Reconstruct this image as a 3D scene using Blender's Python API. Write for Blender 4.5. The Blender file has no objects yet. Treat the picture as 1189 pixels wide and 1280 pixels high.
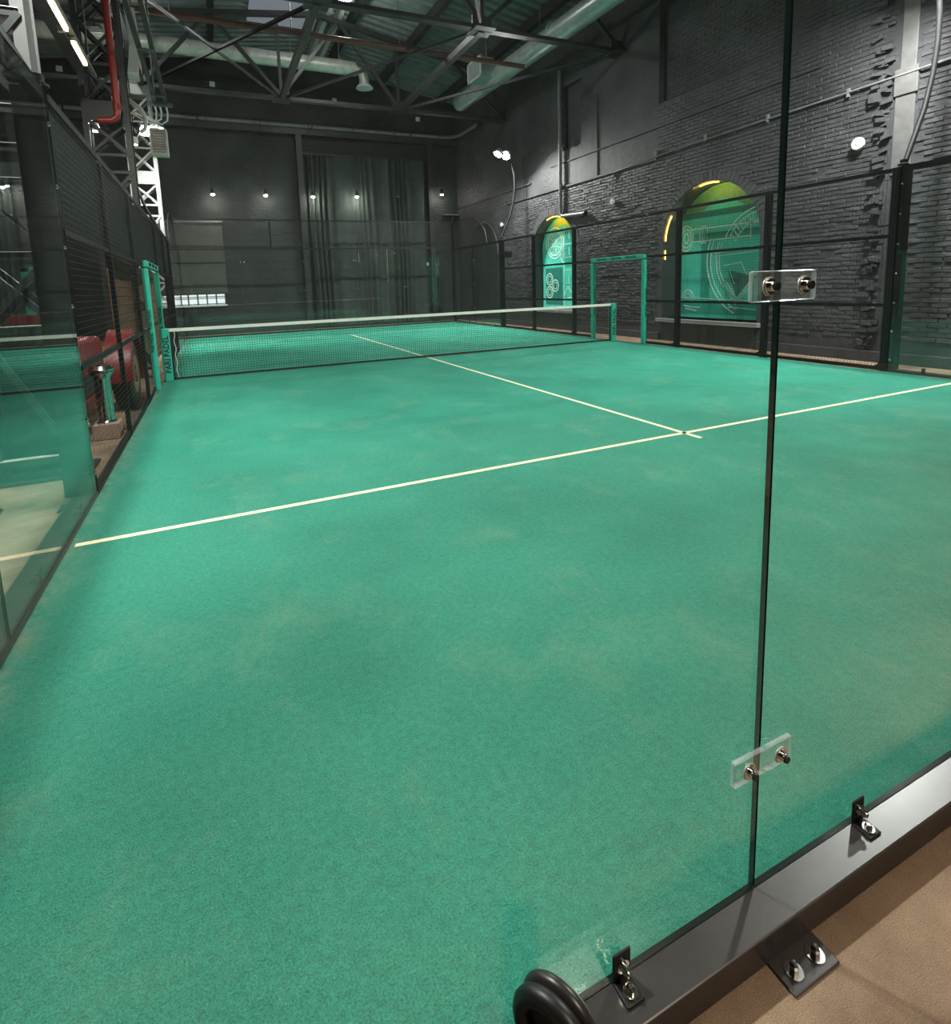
import bpy, math, random
import numpy as np
from mathutils import Vector, Matrix, Quaternion

scene = bpy.context.scene
COL = scene.collection
PI = math.pi
rnd = random.Random(7)

# ---------------------------------------------------------------- camera
F_PX, PX, PY = 687.55, 570.08, 449.95
YAW, PITCH, ROLL = 0.410981, 0.135502, 0.0352665
CAM = Vector((0.9266, -0.8234, 1.4989))
ca, sa, cb, sb = math.cos(YAW), math.sin(YAW), math.cos(PITCH), math.sin(PITCH)
fwd = Vector((sa * cb, ca * cb, -sb)); rgt = Vector((ca, -sa, 0)); dwn = fwd.cross(rgt)
r2 = math.cos(ROLL) * rgt + math.sin(ROLL) * dwn
d2 = -math.sin(ROLL) * rgt + math.cos(ROLL) * dwn
cam_data = bpy.data.cameras.new('camera')
cam_data.sensor_fit = 'HORIZONTAL'; cam_data.sensor_width = 36
cam_data.lens = F_PX * 36 / 1189
cam_data.shift_x = (594.5 - PX) / 1189
cam_data.shift_y = -(640 - PY) / 1189
cam_data.clip_start = 0.02; cam_data.clip_end = 200
cam = bpy.data.objects.new('camera', cam_data)
M = Matrix.Identity(4)
for i in range(3):
    M[i][0] = r2[i]; M[i][1] = -d2[i]; M[i][2] = -fwd[i]; M[i][3] = CAM[i]
cam.matrix_world = M
COL.objects.link(cam); scene.camera = cam

# ---------------------------------------------------------------- world, exposure
w = bpy.data.worlds.new('world'); scene.world = w; w.use_nodes = True
w.node_tree.nodes['Background'].inputs[0].default_value = (0.75, 0.85, 1.0, 1)
w.node_tree.nodes['Background'].inputs[1].default_value = 0.05
vs = scene.view_settings
scene.display_settings.display_device = 'sRGB'
vs.view_transform = 'Standard'; vs.look = 'None'; vs.gamma = 1; vs.use_curve_mapping = False
vs.exposure = 0.0
scene.cycles.transparent_max_bounces = 24
scene.cycles.max_bounces = 8

FLOOD_W = 390.0      # one flood lamp, watts
WARM_W = 165.0        # warm ceiling lamp over the walkway behind the near glass
FLOOR_Z = -0.05

# ---------------------------------------------------------------- helpers
def link(o, parent=None):
    COL.objects.link(o)
    if parent: o.parent = parent
    return o

def root_loc(p):
    v = Vector((0, 0, 0))
    while p is not None:
        v += p.location; p = p.parent
    return v

class MB:
    """collects shapes in world coordinates, links them as ONE mesh object"""
    def __init__(s): s.v = []; s.f = []; s.mi = []
    def add(s, vs, fs, mi=0):
        n = len(s.v); s.v += [tuple(p) for p in vs]
        s.f += [tuple(i + n for i in q) for q in fs]; s.mi += [mi] * len(fs)
        return s
    def frame(s, c, ax, ay, az, mi=0, edge=None):
        c = Vector(c); P = []
        for k in (-1, 1):
            for j in (-1, 1):
                for i in (-1, 1): P.append(c + ax * i + ay * j + az * k)
        F = [(0, 2, 3, 1), (4, 5, 7, 6), (0, 1, 5, 4), (2, 6, 7, 3), (0, 4, 6, 2), (1, 3, 7, 5)]
        return s.add(P, F, mi)
    def box(s, lo, hi, mi=0):
        c = [(a + b) / 2 for a, b in zip(lo, hi)]; h = [(b - a) / 2 for a, b in zip(lo, hi)]
        return s.frame(c, Vector((h[0], 0, 0)), Vector((0, h[1], 0)), Vector((0, 0, h[2])), mi)
    def bar(s, p, q, wd, ht=None, up=(0, 0, 1), mi=0):
        p = Vector(p); q = Vector(q); d = q - p; L = d.length; d.normalize()
        up = Vector(up)
        if abs(d.dot(up)) > .98: up = Vector((0, 1, 0))
        x = d.cross(up).normalized(); y = x.cross(d).normalized()
        return s.frame((p + q) / 2, x * wd / 2, d * L / 2, y * (ht or wd) / 2, mi)
    def tube(s, pts, r, n=10, mi=0, caps=True, radii=None):
        pts = [Vector(p) for p in pts]; m = len(pts); V = []
        t0 = (pts[1] - pts[0]).normalized()
        nrm = t0.cross(Vector((0, 0, 1)))
        if nrm.length < .05: nrm = t0.cross(Vector((0, 1, 0)))
        nrm.normalize()
        for i, p in enumerate(pts):
            a = pts[max(0, i - 1)]; b = pts[min(m - 1, i + 1)]
            t = (b - a).normalized(); nrm = (nrm - t * nrm.dot(t)).normalized(); bn = t.cross(nrm)
            rr = radii[i] if radii else r
            for k in range(n):
                an = 2 * PI * k / n
                V.append(p + (nrm * math.cos(an) + bn * math.sin(an)) * rr)
        Fq = [(i * n + k, i * n + (k + 1) % n, (i + 1) * n + (k + 1) % n, (i + 1) * n + k) for i in range(m - 1) for k in range(n)]
        if caps: Fq += [tuple(range(n - 1, -1, -1)), tuple((m - 1) * n + k for k in range(n))]
        return s.add(V, Fq, mi)
    def lathe(s, base, prof, n=24, axis=(0, 0, 1), mi=0):
        base = Vector(base); ax = Vector(axis).normalized()
        e1 = ax.orthogonal().normalized(); e2 = ax.cross(e1); V = []
        for r, h in prof:
            for k in range(n):
                an = 2 * PI * k / n
                V.append(base + ax * h + (e1 * math.cos(an) + e2 * math.sin(an)) * max(r, 1e-4))
        m = len(prof)
        Fq = [(i * n + k, i * n + (k + 1) % n, (i + 1) * n + (k + 1) % n, (i + 1) * n + k) for i in range(m - 1) for k in range(n)]
        Fq += [tuple(range(n - 1, -1, -1)), tuple((m - 1) * n + k for k in range(n))]
        return s.add(V, Fq, mi)
    def prism(s, poly, off, mi=0):
        """poly: list of 3D points, extruded by the vector off"""
        n = len(poly); off = Vector(off)
        V = [Vector(p) for p in poly] + [Vector(p) + off for p in poly]
        Fq = [tuple(range(n - 1, -1, -1)), tuple(range(n, 2 * n))] + [(i, (i + 1) % n, n + (i + 1) % n, n + i) for i in range(n)]
        return s.add(V, Fq, mi)
    def build(s, name, mats, parent=None, smooth=False, bevel=0, stuff=False, seg=2):
        if not isinstance(mats, (list, tuple)): mats = [mats]
        off = root_loc(parent)
        me = bpy.data.meshes.new(name)
        me.from_pydata([(a - off.x, b - off.y, c - off.z) for a, b, c in s.v], [], s.f)
        for m in mats: me.materials.append(m)
        if len(mats) > 1: me.polygons.foreach_set('material_index', s.mi)
        if smooth:
            me.polygons.foreach_set('use_smooth', [True] * len(me.polygons))
        me.update()
        o = bpy.data.objects.new(name, me); link(o, parent)
        if smooth:
            try: me.set_sharp_from_angle(angle=math.radians(40))
            except Exception: pass
        if bevel:
            b = o.modifiers.new('bevel', 'BEVEL'); b.width = bevel; b.segments = seg; b.limit_method = 'ANGLE'; b.angle_limit = .6
        if stuff: o['kind'] = 'stuff'
        return o

def thing(name, label, cat, loc=(0, 0, 0), group=None):
    o = bpy.data.objects.new(name, None); o.location = loc; o.empty_display_size = .1
    COL.objects.link(o); o['label'] = label; o['category'] = cat
    if group: o['group'] = group
    return o

def tag(o, label, cat, group=None):
    o['label'] = label; o['category'] = cat
    if group: o['group'] = group
    return o

def struct(o): o['kind'] = 'structure'; return o

def copy_tree(o, parent=None, loc=None):
    c = o.copy(); COL.objects.link(c); c.parent = parent
    if loc is not None: c.location = loc
    for ch in list(o.children): copy_tree(ch, c)
    return c

def area(name, loc, direction, size, watts, color=(1, 1, 1), parent=None, shape='DISK', size_y=None, spread=PI):
    d = bpy.data.lights.new(name, 'AREA'); d.energy = watts; d.color = color; d.shape = shape; d.size = size
    if size_y: d.size_y = size_y
    d.spread = spread
    o = bpy.data.objects.new(name, d)
    o.rotation_mode = 'QUATERNION'; o.rotation_quaternion = Vector(direction).to_track_quat('-Z', 'Y')
    o.location = Vector(loc) - root_loc(parent)
    link(o, parent); return o

def spotlight(name, loc, direction, watts, angle, color=(1, 1, 1), parent=None, radius=.03, blend=.5):
    d = bpy.data.lights.new(name, 'SPOT'); d.energy = watts; d.color = color; d.spot_size = angle; d.spot_blend = blend
    d.shadow_soft_size = radius
    o = bpy.data.objects.new(name, d)
    o.rotation_mode = 'QUATERNION'; o.rotation_quaternion = Vector(direction).to_track_quat('-Z', 'Y')
    o.location = Vector(loc) - root_loc(parent)
    link(o, parent); return o

# ---------------------------------------------------------------- materials
def lin(r, g, b):
    f = lambda c: (c / 255 / 12.92) if c / 255 <= .04045 else ((c / 255 + .055) / 1.055) ** 2.4
    return (f(r), f(g), f(b), 1)

class Mat:
    def __init__(s, name):
        s.m = bpy.data.materials.new(name); s.m.use_nodes = True
        s.t = s.m.node_tree; s.n = s.t.nodes; s.p = s.n['Principled BSDF']; s.out = s.n['Material Output']
    def node(s, t, **k):
        n = s.n.new(t)
        for a, b in k.items(): setattr(n, a, b)
        return n
    def link(s, a, b): s.t.links.new(a, b)
    def noise(s, scale, detail=4, rough=.6, coord='Object', stretch=None):
        tc = s.node('ShaderNodeTexCoord'); n = s.node('ShaderNodeTexNoise')
        n.inputs['Scale'].default_value = scale; n.inputs['Detail'].default_value = detail; n.inputs['Roughness'].default_value = rough
        src = tc.outputs[coord]
        if stretch:
            mp = s.node('ShaderNodeMapping'); mp.inputs['Scale'].default_value = stretch
            s.link(src, mp.inputs[0]); src = mp.outputs[0]
        s.link(src, n.inputs['Vector']); return n.outputs['Fac']
    def ramp(s, fac, stops):
        r = s.node('ShaderNodeValToRGB'); e = r.color_ramp.elements
        while len(e) < len(stops): e.new(.5)
        for i, (p, c) in enumerate(stops): e[i].position = p; e[i].color = c
        s.link(fac, r.inputs[0]); return r.outputs[0]
    def mix(s, fac, a, b, mode='MIX'):
        m = s.node('ShaderNodeMix', data_type='RGBA', blend_type=mode)
        for v, i in ((fac, 0), (a, 6), (b, 7)):
            if hasattr(v, 'links'): s.link(v, m.inputs[i])
            else: m.inputs[i].default_value = v
        return m.outputs[2]
    def bump(s, h, strength, dist=.01, prev=None):
        b = s.node('ShaderNodeBump'); b.inputs['Strength'].default_value = strength; b.inputs['Distance'].default_value = dist
        s.link(h, b.inputs['Height'])
        if prev: s.link(prev, b.inputs['Normal'])
        s.link(b.outputs[0], s.p.inputs['Normal']); return b.outputs[0]
    def math(s, op, a, b=None):
        m = s.node('ShaderNodeMath', operation=op)
        for v, i in ((a, 0), (b, 1)):
            if v is None: continue
            if hasattr(v, 'links'): s.link(v, m.inputs[i])
            else: m.inputs[i].default_value = v
        return m.outputs[0]

def simple(name, col, rough=.5, metal=0, spec=.5, vary=.15, scale=12, bump=0):
    M_ = Mat(name); p = M_.p
    n = M_.noise(scale)
    lo = tuple(c * (1 - vary) for c in col[:3]) + (1,); hi = tuple(min(1, c * (1 + vary)) for c in col[:3]) + (1,)
    M_.link(M_.ramp(n, [(.3, lo), (.7, hi)]), p.inputs['Base Color'])
    p.inputs['Roughness'].default_value = rough; p.inputs['Metallic'].default_value = metal
    p.inputs['Specular IOR Level'].default_value = spec
    if bump: M_.bump(M_.noise(scale * 8), bump, .004)
    return M_.m

def emit(name, col, strength):
    M_ = Mat(name); p = M_.p
    p.inputs['Base Color'].default_value = (.02, .02, .02, 1)
    p.inputs['Emission Color'].default_value = tuple(col[:3]) + (1,); p.inputs['Emission Strength'].default_value = strength
    return M_.m

def glass(name, tint, haze=0.0, f0=.04, rough=.0):
    """clear sheet: transparent with an angle-dependent (Schlick) mirror, a little dust"""
    M_ = Mat(name); M_.n.remove(M_.p)
    tr = M_.node('ShaderNodeBsdfTransparent'); tr.inputs[0].default_value = tint
    gl = M_.node('ShaderNodeBsdfAnisotropic') if False else M_.node('ShaderNodeBsdfGlossy')
    gl.inputs['Roughness'].default_value = rough; gl.inputs[0].default_value = (1, 1, 1, 1)
    lw = M_.node('ShaderNodeLayerWeight'); lw.inputs[0].default_value = .5
    p5 = M_.math('POWER', lw.outputs['Facing'], 5.0)
    fac = M_.math('ADD', M_.math('MULTIPLY', p5, 1 - f0), f0)
    mx = M_.node('ShaderNodeMixShader')
    M_.link(fac, mx.inputs[0]); M_.link(tr.outputs[0], mx.inputs[1]); M_.link(gl.outputs[0], mx.inputs[2])
    last = mx.outputs[0]
    if haze:
        df = M_.node('ShaderNodeBsdfDiffuse'); df.inputs[0].default_value = (.8, .85, .85, 1)
        m2 = M_.node('ShaderNodeMixShader')
        h = M_.ramp(M_.noise(2.2, 3), [(.35, (haze * .4,) * 3 + (1,)), (.75, (haze,) * 3 + (1,))])
        M_.link(h, m2.inputs[0]); M_.link(last, m2.inputs[1]); M_.link(df.outputs[0], m2.inputs[2]); last = m2.outputs[0]
    M_.link(last, M_.out.inputs[0]); return M_.m

def turf_mat():
    M_ = Mat('artificial_turf'); p = M_.p
    fine = M_.noise(190, 4, .75); mid = M_.noise(38, 4, .7); patch = M_.noise(.75, 5, .55); worn = M_.noise(1.7, 7, .72, stretch=(1, .8, 1))
    base = M_.ramp(patch, [(.32, (.034, .270, .190, 1)), (.66, (.050, .357, .252, 1))])
    grain = M_.ramp(fine, [(.30, (.45, .50, .52, 1)), (.50, (.98, .98, .98, 1)), (.70, (1.6, 1.45, 1.40, 1))])
    c = M_.mix(1.0, base, grain, 'MULTIPLY')
    c = M_.mix(.6, c, M_.ramp(mid, [(.3, (.62, .66, .68, 1)), (.7, (1.25, 1.2, 1.15, 1))]), 'MULTIPLY')
    # sand and wear brushed out of the pile, thickest towards the right hand back corner
    sx = M_.node('ShaderNodeTexCoord'); sep = M_.node('ShaderNodeSeparateXYZ'); M_.link(sx.outputs['Object'], sep.inputs[0])
    wf = M_.ramp(worn, [(.52, (0, 0, 0, 1)), (.80, (.55, .55, .55, 1))])
    wm = M_.math('MULTIPLY', wf, M_.math('ADD', .25, M_.ramp(fine, [(.3, (0, 0, 0, 1)), (.7, (1, 1, 1, 1))])))
    c = M_.mix(wm, c, (.26, .44, .30, 1))
    # pale dust lying along the left kerb
    e = M_.math('MULTIPLY', M_.ramp(M_.math('ADD', sep.outputs[0], 5.0), [(.02, (1, 1, 1, 1)), (.14, (0, 0, 0, 1))]), M_.ramp(M_.noise(9, 5, .7), [(.40, (0, 0, 0, 1)), (.68, (.8, .8, .8, 1))]))
    c = M_.mix(e, c, (.26, .34, .24, 1))
    M_.link(c, p.inputs['Base Color'])
    p.inputs['Roughness'].default_value = .95; p.inputs['Specular IOR Level'].default_value = .12
    b = M_.bump(fine, .9, .012); M_.bump(mid, .5, .02, b)
    return M_.m

def carpet_mat():
    M_ = Mat('carpet'); p = M_.p
    fine = M_.noise(320, 3, .7); big = M_.noise(3.5, 6, .65)
    c = M_.mix(1.0, M_.ramp(big, [(.35, lin(126, 106, 88)), (.68, lin(162, 140, 118))]), M_.ramp(fine, [(.3, (.6, .6, .6, 1)), (.7, (1.3, 1.3, 1.3, 1))]), 'MULTIPLY')
    M_.link(c, p.inputs['Base Color']); p.inputs['Roughness'].default_value = .95; p.inputs['Specular IOR Level'].default_value = .1
    M_.bump(fine, .7, .006); return M_.m

def brick_mat(name, col, rough=.55, brickwork=False, spec=.45):
    M_ = Mat(name); p = M_.p
    a = M_.noise(1.1, 5); b = M_.noise(45, 5, .7)
    lo = tuple(c * .62 for c in col) + (1,); hi = tuple(c * 1.3 for c in col) + (1,)
    M_.link(M_.ramp(a, [(.3, lo), (.7, hi)]), p.inputs['Base Color'])
    p.inputs['Roughness'].default_value = rough; p.inputs['Specular IOR Level'].default_value = spec
    n = M_.bump(b, .8, .012)
    n = M_.bump(M_.noise(6, 4), .6, .03, n)
    if brickwork:
        tc = M_.node('ShaderNodeTexCoord'); mp = M_.node('ShaderNodeMapping'); mp.inputs['Rotation'].default_value = (PI / 2, 0, 0)
        M_.link(tc.outputs['Object'], mp.inputs[0])
        bt = M_.node('ShaderNodeTexBrick'); bt.inputs['Scale'].default_value = 1
        bt.inputs['Brick Width'].default_value = .25; bt.inputs['Row Height'].default_value = .078; bt.inputs['Mortar Size'].default_value = .009
        M_.link(mp.outputs[0], bt.inputs['Vector']); bt.inputs['Mortar Smooth'].default_value = .3
        inv = M_.math('SUBTRACT', 1.0, bt.outputs['Fac'])
        M_.bump(inv, .9, .02, n)
    return M_.m

def wood_mat(name, col):
    M_ = Mat(name); p = M_.p
    g = M_.noise(9, 5, .6, stretch=(1, .08, 1))
    M_.link(M_.ramp(g, [(.3, tuple(c * .45 for c in col) + (1,)), (.7, tuple(c * 1.25 for c in col) + (1,))]), p.inputs['Base Color'])
    p.inputs['Roughness'].default_value = .45; return M_.m

MT = dict(
    turf=turf_mat(), carpet=carpet_mat(),
    line=simple('cream_line', (.72, .70, .46), .8, vary=.08, scale=40),
    steel=simple('black_steel', (.010, .011, .011), .5, spec=.25, vary=.3, scale=5),
    rail=simple('dark_satin_steel', (.035, .032, .031), .30, spec=.6, vary=.3, scale=6),
    wire=simple('fence_wire', (.04, .04, .04), .40, spec=.5),
    turq=simple('turquoise_paint', (.035, .48, .345), .45, vary=.06, scale=8),
    pane=glass('clear_glass', (.945, .970, .957, 1), haze=.0045),
    pane_edge=simple('green_glass_edge', (.004, .012, .009), .08, spec=.8),
    acrylic=glass('clear_acrylic', (.93, .94, .94, 1), haze=.06, f0=.05, rough=.03), acrylic_edge=glass('acrylic_edge', (.8, .84, .83, 1), haze=.55, f0=.08, rough=.1),
    satin=simple('satin_washer', (.62, .60, .56), .4, metal=.35, vary=.05),
    chrome=simple('chrome', (.62, .60, .57), .16, metal=1, vary=.05),
    rubber=simple('black_rubber', (.008, .008, .008), .42, spec=.4, vary=.2, scale=30),
    hoserub=simple('brown_black_rubber', (.018, .014, .012), .35, spec=.5, vary=.2, scale=30),
    wallr=brick_mat('charcoal_plaster', (.050, .050, .056)),
    brick=brick_mat('charcoal_brick', (.066, .064, .070), .5, spec=.4),
    wallf=brick_mat('dark_brickwork', (.022, .029, .029), .55, True),
    wallside=brick_mat('dark_wall', (.022, .026, .026), .6),
    plaster=simple('grey_plaster', (.12, .115, .115), .55, vary=.2, scale=6, bump=.3),
    niche=simple('dark_niche', (.03, .04, .038), .5, vary=.2),
    deck=simple('corrugated_deck', (.17, .20, .20), .45, vary=.25, scale=3),
    beam=simple('dark_grey_steel', (.020, .024, .024), .45, vary=.25, scale=4),
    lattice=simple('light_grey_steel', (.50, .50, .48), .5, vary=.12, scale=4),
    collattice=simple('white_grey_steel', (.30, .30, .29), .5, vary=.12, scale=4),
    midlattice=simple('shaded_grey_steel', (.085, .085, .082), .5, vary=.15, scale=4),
    greysteel=simple('mid_grey_steel', (.17, .175, .175), .45, vary=.2, scale=4),
    duct=simple('galvanised_duct', (.50, .56, .55), .33, metal=.35, vary=.18, scale=5),
    whiteduct=simple('pale_duct', (.60, .60, .56), .42, metal=.25, vary=.2, scale=5),
    red=simple('red_pipe_paint', (.30, .022, .018), .35, vary=.15),
    redbody=simple('red_body_paint', (.16, .012, .012), .38, vary=.35, scale=4),
    brownpipe=simple('brown_pipe_paint', (.16, .050, .040), .45, vary=.3, scale=3),
    white=simple('white_plastic', (.72, .72, .70), .4, vary=.05),
    black=simple('matt_black', (.008, .008, .008), .6),
    blind=simple('grey_blind', (.085, .088, .080), .8, vary=.12, scale=3),
    curtain=simple('dark_curtain', (.040, .054, .048), .85, vary=.2, scale=3),
    wood=wood_mat('brown_wood', (.19, .085, .040)),
    beige=simple('beige_block', (.36, .25, .19), .8, vary=.15),
    mural=None, ink=simple('pale_turquoise_line', (.60, .92, .80), .6, vary=.1),
    inkdark=simple('deep_teal_print', (.010, .20, .16), .6, vary=.2), inkmid=simple('mid_teal_print', (.024, .36, .275), .6, vary=.15),
    screen=simple('dark_screen_cloth', (.006, .009, .009), .9, vary=.2),
    band=simple('white_net_band', (.72, .72, .64), .7, vary=.06),
    netcord=simple('net_cord', (.012, .016, .015), .7),
    glowyellow=simple('yellow_glow_paint', (.42, .44, .05), .6), glowolive=simple('olive_glow_paint', (.13, .33, .16), .6),  # LED glow at the mural tops, put into the colour
    lamp=emit('flood_lens', (1, .98, .95), 140), spotlens=emit('spot_lens', (1, .93, .82), 500),
    warmtube=emit('warm_tube', (1, .66, .30), 14), led=emit('amber_led', (1, .50, .08), 9),
    daylight=emit('daylight_pane', (.93, .97, 1.0), 1.25), skylight=emit('roof_light_pane', (.80, .86, 1.0), .22),
    tire=simple('tyre_rubber', (.012, .011, .011), .7), tan=simple('tan_rim', (.30, .20, .14), .6),
    fin=simple('heater_fin', (.40, .30, .22), .45, metal=.3),
    textink=simple('black_letter_ink', (.006, .010, .010), .6),
)
def mural_mat():
    M_ = Mat('turquoise_mural'); p = M_.p
    n = M_.noise(1.3, 3)
    M_.link(M_.ramp(n, [(.3, (.06, .60, .46, 1)), (.7, (.09, .72, .56, 1))]), p.inputs['Base Color'])
    p.inputs['Roughness'].default_value = .6; return M_.m
MT['mural'] = mural_mat()

def text_mesh(name, body, size, origin, xdir, ydir, mat, parent, thick=.0015):
    cu = bpy.data.curves.new(name, 'FONT'); cu.body = body; cu.size = size; cu.extrude = thick; cu.offset = size * .02; cu.resolution_u = 2
    cu.align_x = 'CENTER'; cu.align_y = 'CENTER'
    to = bpy.data.objects.new(name + '_tmp', cu); COL.objects.link(to)
    bpy.context.view_layer.update()
    me = bpy.data.meshes.new_from_object(to.evaluated_get(bpy.context.evaluated_depsgraph_get()))
    bpy.data.objects.remove(to); bpy.data.curves.remove(cu)
    x = Vector(xdir).normalized(); y = Vector(ydir).normalized(); z = x.cross(y)
    off = Vector(origin) - root_loc(parent)
    for v in me.vertices:
        c = v.co.copy(); v.co = off + x * c.x + y * c.y + z * c.z
    me.name = name; me.materials.clear(); me.materials.append(mat)
    o = bpy.data.objects.new(name, me); o['kind'] = 'stuff'; return link(o, parent)

# ================================================================ STRUCTURE
XW, YF, XL, YB = 11.2, 22.0, -9.0, -5.0
def roof_z(x): return 10.35 - .175 * abs(x - 4.6) if x > 4.6 else 10.35 - .13 * abs(x - 4.6)

struct(MB().box((XL, YB, FLOOR_Z - .1), (XW + .6, YF, FLOOR_Z)).build('floor', MT['carpet']))

# ---- right wall with two arched niches and two bricked-up upper windows
NICHES = [dict(y0=13.38, y1=15.70, z0=.58, zs=2.62, zt=3.60, d=.36), dict(y0=7.10, y1=9.75, z0=.50, zs=2.32, zt=3.58, d=.50)]
RECESS = [(6.60, 9.95, 5.65, 8.6, .16), (13.00, 13.95, 5.45, 7.30, .14)]
def arch_z(n, y):
    c = (n['y0'] + n['y1']) / 2; a = (n['y1'] - n['y0']) / 2; t = max(0, 1 - ((y - c) / a) ** 2)
    return n['zs'] + (n['zt'] - n['zs']) * math.sqrt(t)
def in_hole(y, z, pad=0.0):
    for n in NICHES:
        if n['y0'] - pad < y < n['y1'] + pad and n['z0'] - pad < z:
            yy = min(max(y, n['y0'] + .02), n['y1'] - .02)
            if z < arch_z(n, yy) + pad: return True
            c = (n['y0'] + n['y1']) / 2; a = (n['y1'] - n['y0']) / 2 + pad; r = n['zt'] - n['zs'] + pad
            if z > n['zs'] and ((y - c) / a) ** 2 + ((z - n['zs']) / r) ** 2 < 1: return True
    for y0, y1, z0, z1, d in RECESS:
        if y0 - pad * .5 < y < y1 + pad * .5 and z0 - pad * .5 < z < z1 + pad * .5: return True
    return False
ZT = 9.3
ys = sorted({YB, YF, *[n[k] for n in NICHES for k in ('y0', 'y1')], *[r[k] for r in RECESS for k in (0, 1)]})
zs_ = sorted({FLOOR_Z - .1, ZT, *[n[k] for n in NICHES for k in ('z0', 'zt')], *[r[k] for r in RECESS for k in (2, 3)]})
wm = MB()
def wq(y0, y1, z0, z1, x=XW):
    wm.add([(x, y0, z0), (x, y1, z0), (x, y1, z1), (x, y0, z1)], [(0, 1, 2, 3)])
for i in range(len(ys) - 1):
    for j in range(len(zs_) - 1):
        cy, cz = (ys[i] + ys[i + 1]) / 2, (zs_[j] + zs_[j + 1]) / 2
        if any(n['y0'] < cy < n['y1'] and n['z0'] < cz < n['zt'] for n in NICHES): continue
        if any(r[0] < cy < r[1] and r[2] < cz < r[3] for r in RECESS): continue
        wq(ys[i], ys[i + 1], zs_[j], zs_[j + 1])
for n in NICHES:
    N = 28; xs = [n['y0'] + (n['y1'] - n['y0']) * (1 - math.cos(PI * k / N)) / 2 for k in range(N + 1)]
    for a, b in zip(xs[:-1], xs[1:]):
        za, zb = arch_z(n, a), arch_z(n, b)
        wm.add([(XW, a, za), (XW, b, zb), (XW, b, n['zt']), (XW, a, n['zt'])], [(0, 1, 2, 3)])
        wm.add([(XW, a, za), (XW + n['d'], a, za), (XW + n['d'], b, zb), (XW, b, zb)], [(0, 1, 2, 3)], 2 if min(za, zb) > n['zs'] + .5 else 1)
    for y in (n['y0'], n['y1']):
        wm.add([(XW, y, n['z0']), (XW + n['d'], y, n['z0']), (XW + n['d'], y, n['zs']), (XW, y, n['zs'])], [(0, 1, 2, 3)], 1)
    wm.add([(XW, n['y0'], n['z0']), (XW, n['y1'], n['z0']), (XW + n['d'], n['y1'], n['z0']), (XW + n['d'], n['y0'], n['z0'])], [(0, 1, 2, 3)], 1)
    wm.add([(XW + n['d'], n['y0'], n['z0']), (XW + n['d'], n['y1'], n['z0']), (XW + n['d'], n['y1'], n['zt']), (XW + n['d'], n['y0'], n['zt'])], [(0, 1, 2, 3)], 1)
for y0, y1, z0, z1, d in RECESS:
    X2 = XW + d
    wm.add([(X2, y0, z0), (X2, y1, z0), (X2, y1, z1), (X2, y0, z1)], [(0, 1, 2, 3)])
    for y in (y0, y1): wm.add([(XW, y, z0), (X2, y, z0), (X2, y, z1), (XW, y, z1)], [(0, 1, 2, 3)])
    for z in (z0, z1): wm.add([(XW, y0, z), (XW, y1, z), (X2, y1, z), (X2, y0, z)], [(0, 1, 2, 3)])
wm.box((XW + .6, YB, FLOOR_Z - .1), (XW + .7, YF, ZT))
wall_right = struct(wm.build('wall_right', [MT['wallr'], MT['niche'], MT['plaster']]))

# bricks: courses of frustums proud of the wall; the nearest 220 are objects of their own, the rest one mesh
def brick_verts(L, H, D, jit):
    l, h = L / 2, H / 2; e = .006
    P = [(0, -l, -h), (0, l, -h), (0, l, h), (0, -l, h),
         (-D, -l + e, -h + e), (-D, l - e, -h + e), (-D, l - e, h - e), (-D, -l + e, h - e)]
    P = [(x + (jit() if k > 3 else 0), y + jit() * .5, z + jit() * .4) for k, (x, y, z) in enumerate(P)]
    Fq = [(4, 7, 6, 5), (0, 4, 5, 1), (1, 5, 6, 2), (2, 6, 7, 3), (3, 7, 4, 0)]
    return P, Fq
brick_protos = []
for k in range(10):
    P, Fq = brick_verts(.238 * rnd.uniform(.94, 1.0), .066, rnd.uniform(.008, .018), lambda: rnd.uniform(-.006, .006))
    me = bpy.data.meshes.new('brick'); me.from_pydata(P, [], Fq); me.materials.append(MT['brick']); brick_protos.append(me)
cand = []
row = 0; z = .22
def smooth_zone(y, z):
    if 9.95 < y < 17.2 and z > 4.42: return True
    if 4.44 < y < 4.92: return True
    if z < .30: return True
    return False
while z < 7.6:
    y = 2.6 + (row % 2) * .125
    while y < 21.8:
        if not in_hole(y - .1, z, .16) and not in_hole(y + .1, z, .16) and not smooth_zone(y, z):
            if rnd.random() > .03: cand.append((XW, y + rnd.uniform(-.008, .008), z + rnd.uniform(-.004, .004)))
        for y0, y1, z0, z1, d in RECESS[:1]:
            if y0 + .13 < y < y1 - .13 and z0 + .05 < z < z1 - .05: cand.append((XW + d, y, z))
        y += .25
    row += 1; z += .078
cand.sort(key=lambda p: (Vector(p) - CAM).length)
for p in cand[:220]:
    o = bpy.data.objects.new('brick', rnd.choice(brick_protos)); o.location = p
    link(o, wall_right)
bm_ = MB()
for p in cand[220:]:
    rough = 1.0 + (.9 if (9.9 < p[1] < 13.2 or 15.8 < p[1] < 17.5) and p[2] < 4.4 and rnd.random() < .35 else 0)
    P, Fq = brick_verts(.238, .066, rnd.uniform(.007, .015) * rough, lambda: rnd.uniform(-.004, .004) * rough)
    bm_.add([(p[0] + a, p[1] + b, p[2] + c) for a, b, c in P], Fq)
bm_.build('brickwork', MT['brick'], wall_right, stuff=True)
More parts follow.
